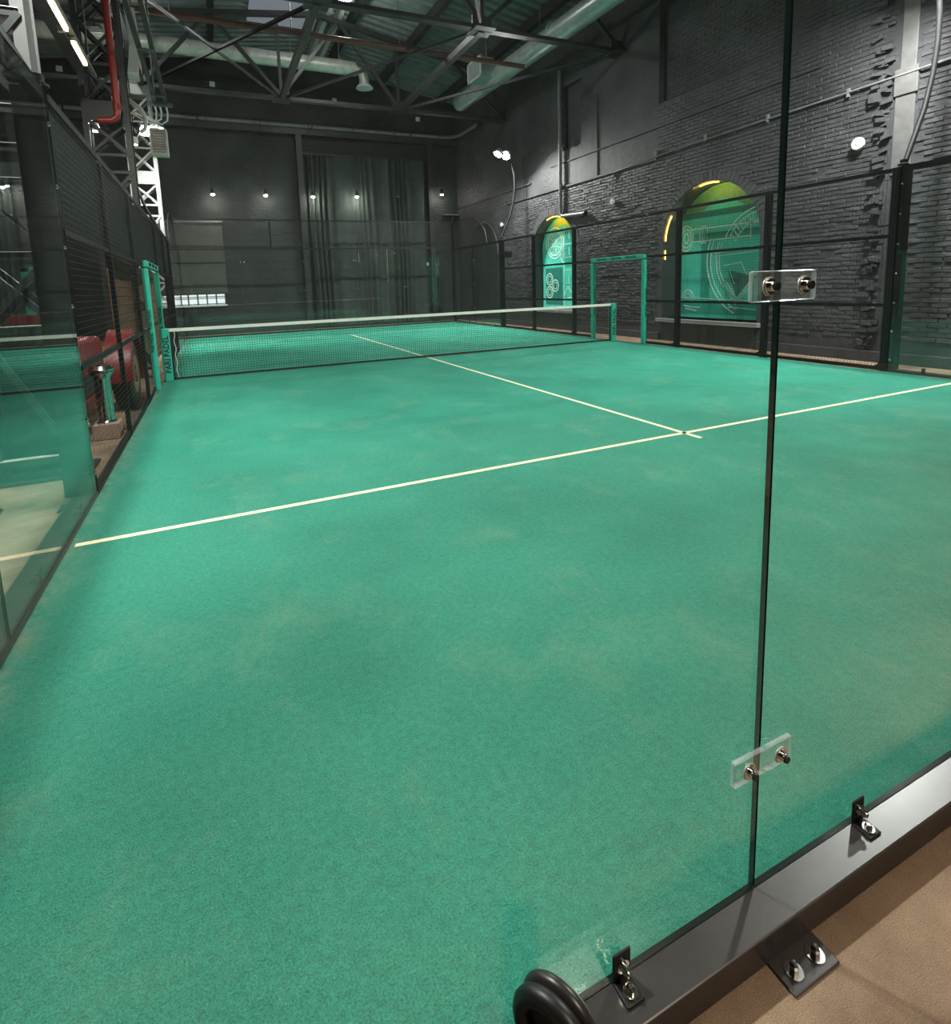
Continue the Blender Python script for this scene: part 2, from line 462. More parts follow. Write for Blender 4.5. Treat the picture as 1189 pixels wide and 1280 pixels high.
# arch bricks (one ring per niche, each brick a part)
for n in NICHES:
    c = (n['y0'] + n['y1']) / 2; a = (n['y1'] - n['y0']) / 2; r = n['zt'] - n['zs']; K = 38
    for k in range(K):
        t = PI * (k + .5) / K
        p = Vector((0, c + (a + .13) * math.cos(t), n['zs'] + (r + .13) * math.sin(t)))
        nd = Vector((0, math.cos(t) / a, math.sin(t) / r)).normalized(); td = Vector((0, -nd.z, nd.y))
        m = MB(); dp = rnd.uniform(.016, .030) if n['y0'] > 10 else rnd.uniform(.005, .010)
        m.frame((XW - dp / 2 + .002, p.y, p.z), Vector((dp / 2, 0, 0)), nd * .118, td * .047)
        m.build('arch_brick', MT['brick'], wall_right)
# dark plastered panels below the sills, skirting ledge, cornice line, plaster channel
for n in NICHES:
    m = MB(); m.box((XW - .03, n['y0'] + .02, FLOOR_Z), (XW + .01, n['y1'] - .02, n['z0'] - .10)); m.build('apron_panel', MT['niche'], wall_right)
struct(MB().box((XW - .07, YB, FLOOR_Z), (XW, 7.05, .13)).box((XW - .07, 9.8, FLOOR_Z), (XW, 13.3, .13)).box((XW - .07, 15.75, FLOOR_Z), (XW, YF, .13)).build('baseboard_right', MT['wallr'], bevel=.008))
m = MB(); m.box((XW - .035, 6.0, 5.10), (XW, 14.6, 5.13)); m.box((XW - .05, 9.95, 4.36), (XW, 17.5, 4.41)); m.box((XW - .05, 15.8, 4.80), (XW, YF, 4.85))
m.box((XW - .03, 12.25, 4.42), (XW, 12.29, 6.6)); m.box((XW - .03, 16.3, 4.42), (XW, 16.36, 5.8))
struct(m.build('trim_1', MT['wallr']))
m = MB()
zz = FLOOR_Z
while zz < 7.4:   # smooth channel of plaster with broken brick edges
    h = rnd.uniform(.12, .3); a = 4.50 + rnd.uniform(-.07, .06); b = 4.86 + rnd.uniform(-.07, .10)
    m.box((XW - rnd.uniform(.006, .02), a, zz), (XW + .004, b, min(zz + h, 7.4))); zz += h
m.build('plaster_strip', MT['plaster'] if False else MT['wallr'], wall_right)
m = MB(); rr = random.Random(3)
for k in range(90):   # broken brick stubs along the channel
    z = rr.uniform(.1, 6.2); y = 4.93 + rr.uniform(-.06, .16); s = rr.uniform(.03, .09)
    m.frame((XW - .02, y, z), Vector((rr.uniform(.02, .06), 0, 0)), Vector((0, s, rr.uniform(-.02, .02))), Vector((0, 0, s * .45)))
m.build('broken_brick_edge', MT['brick'], wall_right, stuff=True)
MB().box((XW - .03, 4.50, 3.0), (XW, 4.78, 4.22)).box((XW - .05, 4.47, 4.22), (XW, 4.80, 4.62)).box((XW - .025, 4.52, 4.62), (XW, 4.74, 5.7)).build('plaster_patch', MT['plaster'], wall_right, bevel=.01)

# ---- far wall with a window opening
WX0, WX1, WZ0, WZ1 = -.85, 1.40, 1.08, 3.9
fm = MB()
fm.box((XL, YF, FLOOR_Z - .1), (WX0, YF + .3, 11)); fm.box((WX1, YF, FLOOR_Z - .1), (XW + .7, YF + .3, 11))
fm.box((WX0, YF, FLOOR_Z - .1), (WX1, YF + .3, WZ0)); fm.box((WX0, YF, WZ1), (WX1, YF + .3, 11))
wall_far = struct(fm.build('wall_far', MT['wallf']))
win = struct(MB().box((WX0, YF + .2, WZ0), (WX1, YF + .24, WZ1)).build('window_1', MT['daylight']))
m = MB()
for k in range(8):
    x = WX0 + (WX1 - WX0) * k / 7; m.box((x - .025, YF + .13, WZ0), (x + .025, YF + .18, WZ1))
for z in (WZ0 + .03, WZ0 + .24, WZ0 + .30, WZ1 - .03): m.box((WX0, YF + .13, z - .015), (WX1, YF + .18, z + .015))
m.build('window_frame', MT['greysteel'], win)
MB().box((WX0 - .05, YF - .10, WZ0 - .06), (WX1 + .05, YF + .1, WZ0)).build('window_sill', MT['white'], win)
struct(MB().box((XL - .2, YB, FLOOR_Z - .1), (XL, YF, 10.6)).build('wall_left', MT['wallside']))
struct(MB().box((XL, YB - .2, FLOOR_Z - .1), (XW + .7, YB, 10.6)).build('wall_back', MT['wallside']))
struct(MB().box((XL, YF - .30, 7.42), (XW, YF, 7.66)).build('trim_2', MT['beam']))

# ---- roof: corrugated deck with trapezoid ribs running across the hall
pitch = .36; prof = []
y = YB
while y < YF:
    prof += [(y, 0), (y + .14, 0), (y + .18, .085), (y + .32, .085)]; y += pitch
V = []; Fq = []
for x in (XL, 4.6, XW + .7):
    for yy, dz in prof: V.append((x, yy, roof_z(x) + dz))
n = len(prof)
for s_ in range(2):
    for k in range(n - 1): Fq.append((s_ * n + k, s_ * n + k + 1, (s_ + 1) * n + k + 1, (s_ + 1) * n + k))
ceiling = struct(MB().add(V, Fq).build('ceiling', MT['deck']))
for x in (7.8, 5.75, 1.6, -1.6, -4.8, 10.4):
    MB().box((x - .09, YB, roof_z(x) - .32), (x + .09, YF, roof_z(x) - .02)).build('purlin', MT['beam'], ceiling)
for x in (5.0, 5.35): MB().box((x - .07, YB, roof_z(x) - .30), (x + .07, YF, roof_z(x) - .02)).build('purlin', MT['lattice'], ceiling)
MB().box((2.7, 13.4, roof_z(2.7) - .03), (4.75, 19.0, roof_z(2.7) + .0)).build('roof_light', MT['skylight'], ceiling)

# ================================================================ LIGHT FITTINGS
def flood_pole(sx, y, label, aim):
    """gooseneck pole on the corner post of the side fence with two flood lamps; sx=+1 right side, -1 left side"""
    x0 = 10.05 if sx > 0 else -.05
    t = thing('floodlight_pole', label, 'floodlight', (x0, y, 2.96), 'gooseneck floodlights on the fence')
    X = lambda d: x0 + sx * d
    pts = [(X(.02), y, 2.97), (X(.18), y, 3.3), (X(.40), y, 3.75), (X(.55), y, 4.25), (X(.61), y, 4.7), (X(.60), y, 5.1), (X(.52), y, 5.45), (X(.34), y, 5.72), (X(.10), y, 5.80)]
    MB().tube(pts, .035, 10).build('pole', MT['steel'], t, smooth=True)
    MB().lathe((X(.0), y, 2.955), [(.07, 0), (.07, .02), (.045, .03), (.045, .08)], 12).build('pole_foot', MT['steel'], t)
    for k in (0, 1):
        c = Vector((X(.22 - .30 * k), y - .12, 5.70 + .02 * k)); d = Vector(aim[k]).normalized()
        m = MB(); side = d.cross(Vector((0, 0, 1))).normalized(); up = side.cross(d)
        m.frame(c - d * .05, side * .14, up * .14, d * .04)
        for q in range(7): m.frame(c - d * .12 + side * (q - 3) * .04, side * .006, up * .11, d * .035)
        m.bar(c - d * .08, (X(.15), y, 5.79), .03)
        h = m.build('lamp_head', MT['greysteel'], t, bevel=.004)
        MB().lathe(c - d * .005, [(.135, 0), (.135, .006), (.12, .012)], 20, d).build('lens', MT['lamp'], h)
        area('flood_beam', c + d * .03, Vector((d.x * .75, d.y * .75, -.95)), .24, FLOOD_W, (1.0, .985, .955), h)
    return t
flood_pole(1, 16.0, 'curved black floodlight pole with two glaring lamps beside the farther mural arch', [(-.80, -.45, -.6), (-.62, -.1, -.9)])
flood_pole(1, 4.0, 'curved black floodlight pole rising off the fence at the upper right corner', [(-.60, -.25, -.9), (-.5, .45, -.85)])
flood_pole(-1, 16.0, 'floodlight pole with a glaring lamp before the pale lattice column', [(.55, -.75, -.55), (.40, -.2, -1)])
flood_pole(-1, 4.0, 'floodlight pole over the near end of the left hand fence', [(.75, -.15, -.75), (.65, .35, -.8)])

# warm walkway lamp behind the near glass, plus an added unseen fill lamp left
def ceiling_pendant(x, y, z, label, watts):
    t = thing('pendant_or_added_lamp', label, 'lamp', (x, y, z), 'warm walkway lamp and added unseen fill lamp')
    MB().lathe((x, y, z), [(.16, 0), (.15, .06), (.06, .16), (.03, .2)], 20).build('shade', MT['black'], t, smooth=True)
    MB().tube([(x, y, z + .2), (x, y, roof_z(x))], .012, 6).build('cord', MT['black'], t)
    MB().lathe((x, y, z - .01), [(.10, 0), (.10, .01)], 16).build('bulb', MT['warmtube'], t)
    area('pendant_or_added_beam', (x, y, z - .03), (0, 0, -1), .2, watts, (1, .84, .66), t)
ceiling_pendant(3.2, -2.6, 4.6, 'warm pendant lamp over the carpet behind the viewer, right', WARM_W)
ceiling_pendant(-2.6, 6.5, 5.2, 'added unseen warm lamp brightening the area left of the court', 110.0)  # off-frame fill added to lift the tractor and partition

def high_bay(x, y, label, watts):
    z = roof_z(x) - .95
    t = thing('high_bay_lamp', label, 'lamp', (x, y, z), 'high bay lamps under the roof')
    MB().lathe((x, y, z), [(.20, 0), (.21, .02), (.12, .18), (.07, .22), (.07, .34)], 20).build('reflector', MT['greysteel'], t, smooth=True)
    MB().tube([(x, y, z + .34), (x, y, roof_z(x) - .01)], .012, 6).build('rod', MT['black'], t)
    MB().lathe((x, y, z - .012), [(.17, 0), (.17, .012)], 18).build('lens', MT['lamp'], t)
    d = bpy.data.lights.new('bay_glow', 'POINT'); d.energy = watts; d.color = (1, .97, .92); d.shadow_soft_size = .18
    o = bpy.data.objects.new('bay_glow', d); o.location = (0, 0, -.30); link(o, t)
high_bay(4.95, 15.1, 'high bay lamp under the roof ridge at the top of the picture', 150.0)
high_bay(9.2, 3.6, 'high bay lamp under the right roof slope nearer the viewer', 110.0)
high_bay(-.9, 15.6, 'high bay lamp under the left roof slope above the columns', 90.0)

# row of spotlights in front of the far wall
def spot(x, y, z, lit=True, watts=90, name_label=''):
    t = thing('spotlight', name_label, 'spotlight', (x, y, z), 'small spotlights along the far wall')
    MB().tube([(x, y, z + .22), (x, y, roof_z(x))], .010, 6).build('rod', MT['black'], t)
    MB().lathe((x, y, z), [(.055, 0), (.06, .02), (.06, .20), (.03, .22)], 14).build('can', MT['black'], t, smooth=True)
    if lit:
        MB().lathe((x, y - .0, z - .008), [(.02, -.035), (.05, -.02), (.06, 0), (.05, .006)], 14).build('lens', MT['spotlens'], t)
        spotlight('spot_beam', (x, y + .0, z - .03), (0, .16, -1), watts, 1.0, (1, .90, .76), t, .04)
    else:
        MB().lathe((x, y, z - .006), [(.05, 0), (.045, .005)], 14).build('lens', MT['white'], t)
for (x, z, lab, lit) in [(1.275, 5.055, 'lit spotlight above the grey roller blind', True), (3.10, 5.08, 'lit spotlight second from the left, over bare dark brick', True),
                    (4.84, 5.08, 'lit spotlight over the left edge of the dark curtain', True), (6.57, 5.13, 'lit spotlight over the middle of the dark curtain', True),
                    (8.28, 5.18, 'dim spotlight over the right half of the curtain', False), (10.25, 5.34, 'brightest spotlight of the row, right of the curtain', True),
                    (-4.72, 5.14, 'left of two spotlights seen through the left glass', True), (-4.25, 5.15, 'right of two spotlights seen through the left glass', True)]:
    spot(x, 21.45, z, lit, 95, lab)
def hang_spot(x, y, z, label, warm):
    t = thing('hanging_spot', label, 'spotlight', (x, y, z))
    MB().lathe((x, y, z), [(.06, 0), (.075, .05), (.06, .16), (.02, .18)], 14).build('can', MT['white'], t, smooth=True)
    MB().tube([(x, y, z + .18), (x, y, roof_z(x))], .012, 6).build('rod', MT['black'], t)
    MB().lathe((x, y, z - .012), [(.055, 0), (.05, .01)], 14).build('lens', MT['warmtube'] if warm else MT['spotlens'], t)
hang_spot(-1.10, 14.0, 5.15, 'small white spotlight hanging left of the lattice columns', False)
hang_spot(-.42, 14.6, 5.05, 'small warm spotlight hanging in front of the pale lattice column', True)
def tube_light(p, q, label):
    p = Vector(p); q = Vector(q)
    t = thing('linear_lamp', label, 'lamp', tuple((p + q) / 2), 'warm linear lamps at the upper left')
    MB().bar(p + Vector((0, 0, .05)), q + Vector((0, 0, .05)), .08, .06).build('housing', MT['greysteel'], t)
    MB().bar(p, q, .05, .04).build('tube', MT['warmtube'], t)
tube_light((-.6, 7.98, 5.19), (-.6, 8.78, 5.19), 'nearer of the two glowing warm linear lamps, at the upper left')
tube_light((-.6, 9.20, 5.19), (-.6, 10.05, 5.19), 'farther of the two glowing warm linear lamps, at the upper left')
m = MB().bar((-.6, 5.6, 5.302), (-.6, 10.9, 5.302), .06, .05)
for y in (6.2, 8.5, 10.5): m.tube([(-.6, y, 5.31), (-.6, y, roof_z(-.6) - .02)], .008, 5)
tag(m.build('lighting_track', MT['greysteel']), 'slim grey lighting track carrying the warm linear lamps', 'track')

# ================================================================ COURT
court = thing('padel_court', 'green artificial turf court with cream lines', 'court', (5, 10, 0))
MB().box((0, -.02, FLOOR_Z), (10.0, 20.01, 0)).build('turf', MT['turf'], court)
def line(x0, x1, y0, y1): MB().box((x0, y0, -.002), (x1, y1, .0025)).build('court_line', MT['line'], court)
line(.03, 9.97, 3.025, 3.075); line(.03, 9.97, 16.925, 16.975); line(4.975, 5.025, 2.85, 10.0 - .03); line(4.975, 5.025, 10.03, 17.1)

# ---- glass walls
def bolt(m, p, ax, r=.012, h=.02):
    m.lathe(p, [(r * 1.7, 0), (r * 1.7, .004), (r, .004), (r, h * .7), (r * .5, h)], 14, ax)

def pane_box(parent, lo, hi, name='pane'):
    m = MB(); m.box(lo, hi)
    # edge faces carry the dark green ground edge
    ext = [hi[i] - lo[i] for i in range(3)]; thin = ext.index(min(ext))
    for k, q in enumerate(m.f):
        c = [sum(m.v[i][a] for i in q) / 4 for a in range(3)]
        m.mi[k] = 0 if abs(c[thin] - (lo[thin] + hi[thin]) / 2) > 1e-6 else 1
    return m.build(name, [MT['pane'], MT['pane_edge']], parent)

GY = -.04      # near end glass plane
near = thing('glass_wall', 'clear near glass wall on a black steel rail in the foreground', 'glass wall', (5, GY, FLOOR_Z), 'glass walls round the court')
panes_near = []
for k in range(5): panes_near.append(pane_box(near, (2 * k + .003, GY - .006, .032), (2 * k + 1.997, GY + .006, 3.0)))
MB().box((-.12, GY - .088, FLOOR_Z), (10.12, GY + .009, .030)).build('bottom_rail', MT['rail'], near, bevel=.004)
MB().box((-.10, GY - .05, 2.99), (10.10, GY + .05, 3.07)).build('top_rail', MT['steel'], near)
for x in (-.06, 10.06): MB().box((x - .05, GY - .05, .03), (x + .05, GY + .05, 4.0)).build('post', MT['steel'], near)
def connector(parent, x, z, yface, sgn, w_=.19, h_=.062):
    """clear acrylic joining plate with two chrome bolts, on the face at y=yface"""
    y0, y1 = sorted((yface, yface + sgn * .014))
    m = MB().box((x - w_ / 2, y0, z - h_ / 2), (x + w_ / 2, y1, z + h_ / 2)); m.mi = [1, 1, 0, 0, 1, 1]
    pl = m.build('joining_plate', [MT['acrylic'], MT['acrylic_edge']], parent, bevel=.004, seg=2)
    for s in (-.052, .052):
        MB().lathe((x + s, yface + sgn * .0142, z), [(.0195, 0), (.0195, .002), (.012, .0025)], 22, (0, sgn, 0)).build('washer', MT['satin'], pl, smooth=True)
        m = MB(); bolt(m, (x + s, yface + sgn * .0165, z), (0, sgn, 0), .010, .017)
        m.build('bolt', MT['chrome'], pl, smooth=True)
        MB().lathe((x + s, yface + sgn * .031, z), [(.0095, -.003), (.0085, .003)], 14, (0, sgn, 0)).build('bolt_dark_reflection', MT['rubber'], pl)  # dark reflection in the domed nut, painted as a black end
for x in (2, 4, 6, 8):
    for z in (.383, 1.474, 2.6): connector(near, x, z, GY - .006, -1)
for x in (1.595, 2.393, .8, 3.2, 4.8, 5.6, 7.2, 8.8):     # L brackets holding the glass on the rail
    br = MB()
    br.box((x - .023, GY - .013, .032), (x + .023, GY - .007, .100)); br.box((x - .023, GY - .058, .030), (x + .023, GY - .007, .036))
    b = br.build('angle_bracket', MT['steel'], near, bevel=.004)
    m = MB(); bolt(m, (x, GY - .013, .070), (0, -1, 0), .009, .022); m.build('bolt', MT['chrome'], b, smooth=True)
    m = MB(); bolt(m, (x, GY - .038, .036), (0, 0, 1), .009, .014); m.build('bolt', MT['chrome'], b, smooth=True)
for x in (2.02, .3, 4.0, 6.0, 8.0):      # floor plates anchoring the rail
    pl = MB().box((x - .075, GY - .155, FLOOR_Z), (x + .075, GY - .085, FLOOR_Z + .006)).build('anchor_plate', MT['rail'], near, bevel=.003)
    for s in (-.036, .036):
        m = MB(); m.lathe((x + s, GY - .122, FLOOR_Z + .006), [(.020, 0), (.020, .003)], 20); m.build('washer', MT['chrome'], pl, smooth=True)
        m = MB(); m.lathe((x + s, GY - .122, FLOOR_Z + .009), [(.0105, 0), (.0105, .010), (.006, .012), (.006, .022), (.003, .024)], 6); m.build('bolt', MT['rail'], pl)

far = thing('glass_wall', 'clear far end glass wall in front of the curtain', 'glass wall', (5, 20.04, FLOOR_Z), 'glass walls round the court')
for k in range(5): pane_box(far, (2 * k + .004, 20.034, .032), (2 * k + 1.996, 20.046, 2.97))
MB().box((-.12, 20.02, FLOOR_Z), (10.12, 20.13, .032)).build('bottom_rail', MT['steel'], far)
MB().box((-.10, 20.02, 2.97), (10.10, 20.08, 3.02)).build('top_rail', MT['steel'], far)
MB().box((-.10, 20.02, 3.97), (10.10, 20.07, 4.02)).build('top_rail', MT['steel'], far)
for x in (-.06, 3.0, 5.0, 7.0, 10.06): MB().box((x - .03, 20.03, .03 if x < 0 or x > 10 else 3.02), (x + .03, 20.09, 3.97)).build('post', MT['steel'], far)
for x in (2, 4, 6, 8):
    for z in (.40, 1.5, 2.55):
        m = MB()
        for s in (-.06, .06): bolt(m, (x + s, 20.034, z), (0, -1, 0), .014, .02)
        m.build('bolt_pair', MT['chrome'], far)
def wire_panel(parent, u, p0, p1, z0, z1, axis, pitch=.05, t=.003, clip=None, vpitch=None):
    """welded wire mesh between p0..p1 along the axis ('x' or 'y') at offset u"""
    m = MB(); k = p0
    def b(a0, a1, b0, b1):
        if axis == 'y': m.box((u - t / 2, a0, b0), (u + t / 2, a1, b1))
        else: m.box((a0, u - t / 2, b0), (a1, u + t / 2, b1))
    while k <= p1 + 1e-6:
        zt = clip(k) if clip else z1
        if zt > z0 + .01: b(k - t / 2, k + t / 2, z0, zt)
        k += vpitch or pitch
    z = z0
    while z <= z1 + 1e-6:
        lo, hi = p0, p1
        if clip:
            ok = [q for q in np.arange(p0, p1 + .001, .02) if clip(q) >= z]
            if ok: lo, hi = min(ok), max(ok)
            else: lo = hi
        if hi > lo: b(lo, hi, z - t / 2, z + t / 2)
        z += pitch
    return m.build('wire_mesh', MT['wire'], parent, stuff=True)
wire_panel(far, 20.05, -.05, 10.05, 3.02, 3.97, 'x')

def side_glass(x, sx, y0, y1, label, nearend):
    t = thing('glass_wall', label, 'glass wall', (x, (y0 + y1) / 2, FLOOR_Z), 'glass walls round the court')
    n = 2
    for k in range(n):
        a = y0 + (y1 - y0) * k / n; b = y0 + (y1 - y0) * (k + 1) / n
        pane_box(t, (x - .006, a + .003, .032), (x + .006, b - .003, 2.95))
    o0, o1 = sorted((x - sx * .012, x + sx * .15))
    MB().box((o0, y0, FLOOR_Z), (o1, y1, .030)).build('bottom_rail', MT['rail'], t, bevel=.004)
    q0, q1 = sorted((x + sx * .008, x + sx * .07))
    MB().box((q0, y0, 2.87), (q1, y1, 2.95)).build('top_rail', MT['steel'], t)
    yp = y1 if nearend else y0
    p0, p1 = sorted((x + sx * .008, x + sx * .19))
    MB().box((p0, yp - .05, .03), (p1, yp + .0, 2.95)).build('end_post', MT['steel'], t, bevel=.004)
    MB().box((p0 - .04, yp - .13, FLOOR_Z), (p1 + .04, yp + .02, FLOOR_Z + .012)).build('foot_plate', MT['steel'], t)
    for k in range(7):
        z = .18 + .42 * k
        m = MB(); bolt(m, (x - sx * .006, yp - .03, z), (-sx, 0, 0), .011, .012); m.build('bolt', MT['chrome'], t, smooth=True)
    ym = (y0 + y1) / 2
    for z in (.60, 1.5, 2.4):
        a, b = sorted((x - sx * .006, x - sx * .018))
        pl = MB().box((a, ym - .08, z - .03), (b, ym + .08, z + .03)).build('joining_plate', MT['acrylic'], t, bevel=.005)
        m = MB()
        for s in (-.05, .05): bolt(m, (x - sx * .018, ym + s, z), (-sx, 0, 0), .009, .016)
        m.build('bolts', MT['chrome'], pl)
    for y in (y0 + .45, ym - .55, ym + .55, y1 - .45):
        a, b = sorted((x + sx * .007, x + sx * .013)); c, d = sorted((x + sx * .007, x + sx * .06))
        br = MB().box((a, y - .023, .032), (b, y + .023, .10)).box((c, y - .023, .030), (d, y + .023, .036)).build('angle_bracket', MT['steel'], t)
        m = MB(); bolt(m, (x + sx * .036, y, .036), (0, 0, 1), .007, .014); bolt(m, (x + sx * .013, y, .07), (sx, 0, 0), .007, .02); m.build('bolts', MT['chrome'], br)
    return t
side_glass(-.012, -1, 0.02, 4.0, 'left glass panel pair mirroring the net, at the left edge', True)
side_glass(10.012, 1, 0.02, 4.0, 'right glass panel pair framed in black against the brick wall', True)
gl = side_glass(-.012, -1, 16.03, 20.0, 'far left glass panels beyond the end of the left mesh', False)
gr = side_glass(10.012, 1, 16.03, 20.0, 'far right glass panels before the blocked arch', False)
def step_mesh(parent, x):
    """quarter round mesh step rising from 3 m to 4 m towards the far corner"""
    def top(y):
        if y >= 18.6: return 3.97
        if y <= 17.0: return 2.95
        return 2.95 + 1.02 * math.sqrt(max(0, 1 - ((18.6 - y) / 1.6) ** 2))
    wire_panel(parent, x, 17.0, 20.0, 2.96, 3.97, 'y', clip=top)
    pts = [(x, y, top(y)) for y in np.linspace(17.0, 18.6, 14)] + [(x, 20.0, 3.97)]
    MB().tube(pts, .018, 8).build('step_rail', MT['steel'], parent, smooth=True)
    MB().box((x - .04, 19.92, .03), (x + .04, 20.0, 3.97)).build('post', MT['steel'], parent)
step_mesh(gl, -.06); step_mesh(gr, 10.06)

# ---- side fences of welded mesh
def fence(x, sx, label, posts, pw=.08, ph=.10, vp=.05, tw=.003):
    t = thing('mesh_fence', label, 'fence', (x, 10, FLOOR_Z), 'mesh fences along the court')
    o0, o1 = sorted((x + sx * .005, x + sx * (.005 + pw)))
    for y in posts:
        MB().box((o0, y - ph / 2, FLOOR_Z), (o1, y + ph / 2, 2.94)).build('post', MT['steel'], t, bevel=.004)
        MB().box((o0 - .02, y - .09, FLOOR_Z), (o1 + .02, y + .09, FLOOR_Z + .012)).build('foot_plate', MT['steel'], t)
    gates = [(9.05, 10.9)]
    segs = []
    ps = sorted(posts + [9.05, 10.9] + ([4.03] if 4.06 not in posts else []))
    for a, b in zip(ps[:-1], ps[1:]):
        gate = abs(a - 9.05) < .01
        zb = 2.04 if gate else 0.0
        segs.append((a, b, zb))
        for z in (.03, .98, 1.98, 2.91):
            if z < zb - .1: continue
            MB().box((o0 + .005, a + (.06 if gate else .05), z - .025), (o1 - .008, b - .06, z + .025)).build('rail', MT['steel'], t)
        wire_panel(t, x, a + .003, b - .003, zb + .02, 2.93, 'y', t=tw, vpitch=vp)
        if not gate:   # rounded gusset at the foot of each bay
            MB().prism([(o0 + .02, a + .05, .05), (o0 + .02, a + .17, .05), (o0 + .02, a + .09, .09), (o0 + .02, a + .05, .17)], (.015, 0, 0)).build('gusset', MT['steel'], t)
    return t
fR = fence(10.0, 1, 'black welded mesh fence on the right before the brick wall', [4.06, 6.05, 8.1, 11.8, 13.88, 15.95])
fL = fence(0.0, -1, 'black welded mesh fence on the left seen at a grazing angle', [6.05, 8.1, 11.8, 13.88, 15.95], .045, .032, .075, .0020)
MB().box((-.075, 4.1, 2.0), (-.065, 15.9, 2.9)).build('privacy_screen', MT['screen'], fL)

# ---- gate frames
def gate(x, sx, label):
    t = thing('gate_frame', label, 'gate', (x, 10, 0), 'turquoise padded gate frames')
    a, b = sorted((x - sx * .045, x + sx * .045))
    for y in (9.05, 10.9): MB().box((a, y - .055, 0), (b, y + .055, 1.92)).build('gate_post', MT['turq'], t, bevel=.012)
    lt = MB().box((a, 9.02, 1.945), (b, 10.95, 2.045)).build('lintel', MT['turq'], t, bevel=.012)
    for y in (9.45, 9.97, 10.5):
        text_mesh('lettering', 'PARI PADEL', .075, (x - sx * .0465, y, 1.995), (0, -sx, 0), (0, 0, 1), MT['textink'], lt)
    for y in (9.05, 10.9):
        text_mesh('lettering', 'PARI PADEL   PARI PADEL', .06, (x, y - .0565, .95), (0, 0, 1), (-1, 0, 0), MT['textink'], t)
    return t
gate(9.99, 1, 'turquoise gate frame in the right hand fence')
gate(.01, -1, 'turquoise gate frame in the left hand fence')

# ---- net
def net_post(x, label, sx):
    t = thing('net_post', label, 'net post', (x, 10, 0), 'turquoise net posts')
    MB().box((x - .06, 9.93, 0.0), (x + .06, 10.07, .92)).build('post_body', MT['turq'], t, bevel=.010)
    text_mesh('lettering', 'PARI PADEL', .125, (x, 9.9285, .47), (0, 0, 1), (-1, 0, 0), MT['textink'], t)
    text_mesh('lettering', 'PARI PADEL', .115, (x + sx * .0615, 10, .47), (0, 0, 1), (0, -sx, 0), MT['textink'], t)
net_post(.13, 'turquoise net post with black lettering by the left fence', -1)
net_post(9.87, 'turquoise net post inside the right gate frame', 1)
net = thing('padel_net', 'black net with white top band across the court', 'net', (5, 10, 0))
m = MB(); NX0, NX1 = .20, 9.80
for x in np.arange(NX0 + .03, NX1, .045): m.box((x - .002, 9.9985, .03), (x + .002, 10.0015, .87))
for z in np.arange(.045, .87, .045): m.box((NX0, 9.9985, z - .002), (NX1, 10.0015, z + .002))
m.build('net_mesh', MT['netcord'], net, stuff=True)
MB().box((NX0 - .01, 9.990, .862), (NX1 + .01, 10.010, .918)).build('top_band', MT['band'], net)
MB().box((NX0, 9.993, .012), (NX1, 10.007, .048)).build('bottom_tape', MT['black'], net)
for x in (NX0, NX1): MB().box((x - .02, 9.993, .012), (x + .02, 10.007, .865)).build('side_tape', MT['black'], net)
m = MB(); pts = [(NX0 + .06 + .012 * math.sin(k * 1.1), 9.985, .87 - .043 * k) for k in range(20)]
m.tube(pts, .006, 6); m.build('lacing_cord', MT['band'], net)

# ================================================================ RIGHT WALL FITTINGS
def ring(m, x, y, z, r, t, n=28, a0=0, a1=2 * PI, ry=1.0):
    t *= 1.5; P = []; Fq = []
    for k in range(n + 1):
        a = a0 + (a1 - a0) * k / n
        for rr_ in (r - t / 2, r + t / 2):
            P += [(x, y + rr_ * math.cos(a) * ry, z + rr_ * math.sin(a)), (x - .006, y + rr_ * math.cos(a) * ry, z + rr_ * math.sin(a))]
    for k in range(n):
        b = 4 * k; Fq += [(b + 1, b + 3, b + 7, b + 5), (b, b + 1, b + 5, b + 4), (b + 2, b + 6, b + 7, b + 3)]
    m.add(P, Fq)
def stroke(m, x, pts, t):
    t *= 1.5
    for (y0, z0), (y1, z1) in zip(pts[:-1], pts[1:]):
        m.bar((x - .003, y0, z0), (x - .003, y1, z1), t, .006, (1, 0, 0))
def mural(n, label):
    xb = XW + n['d'] - .02; yc = (n['y0'] + n['y1']) / 2
    t = thing('wall_mural', label, 'mural', (xb, yc, n['z0']), 'turquoise murals in the arched niches')
    K = 24; pts = [(xb, n['y0'] + .02, n['z0'] + .01), (xb, n['y1'] - .02, n['z0'] + .01)]
    a = (n['y1'] - n['y0']) / 2 - .02
    for k in range(K + 1):
        th = PI * k / K; pts.append((xb, yc + a * math.cos(th), n['zs'] + (n['zt'] - n['zs'] - .02) * math.sin(th)))
    MB().prism(pts, (.015, 0, 0)).build('panel', MT['mural'], t)
    return t, xb, yc
# farther mural: wheel, three rings, stepped shapes
t, xb, yc = mural(NICHES[0], 'turquoise mural of a wheel and rings in the farther arched niche')
x = xb - .004
m = MB(); m.box((x, 13.80, 1.95), (x + .003, 14.34, 3.12)); m.build('print_dark', MT['inkmid'], t)
m = MB(); m.box((x, 14.50, .72), (x + .003, 15.50, 1.95)); m.build('print_dark', MT['inkdark'], t)
m = MB()
for r, tt in ((.50, .030), (.40, .035), (.12, .03), (.04, .03)): ring(m, x, 14.93, 2.76, r, tt)
for k in range(10):
    a = 2 * PI * k / 10
    for da in (-1, 1): stroke(m, x, [(14.93 + .16 * math.cos(a + .06 * da), 2.76 + .16 * math.sin(a + .06 * da)), (14.93 + .35 * math.cos(a + .14 * da), 2.76 + .35 * math.sin(a + .14 * da))], .014)
for cy, cz in ((15.26, 1.58), (15.26, 1.14), (14.92, 1.36)):
    ring(m, x, cy, cz, .19, .024); ring(m, x, cy, cz, .11, .016)
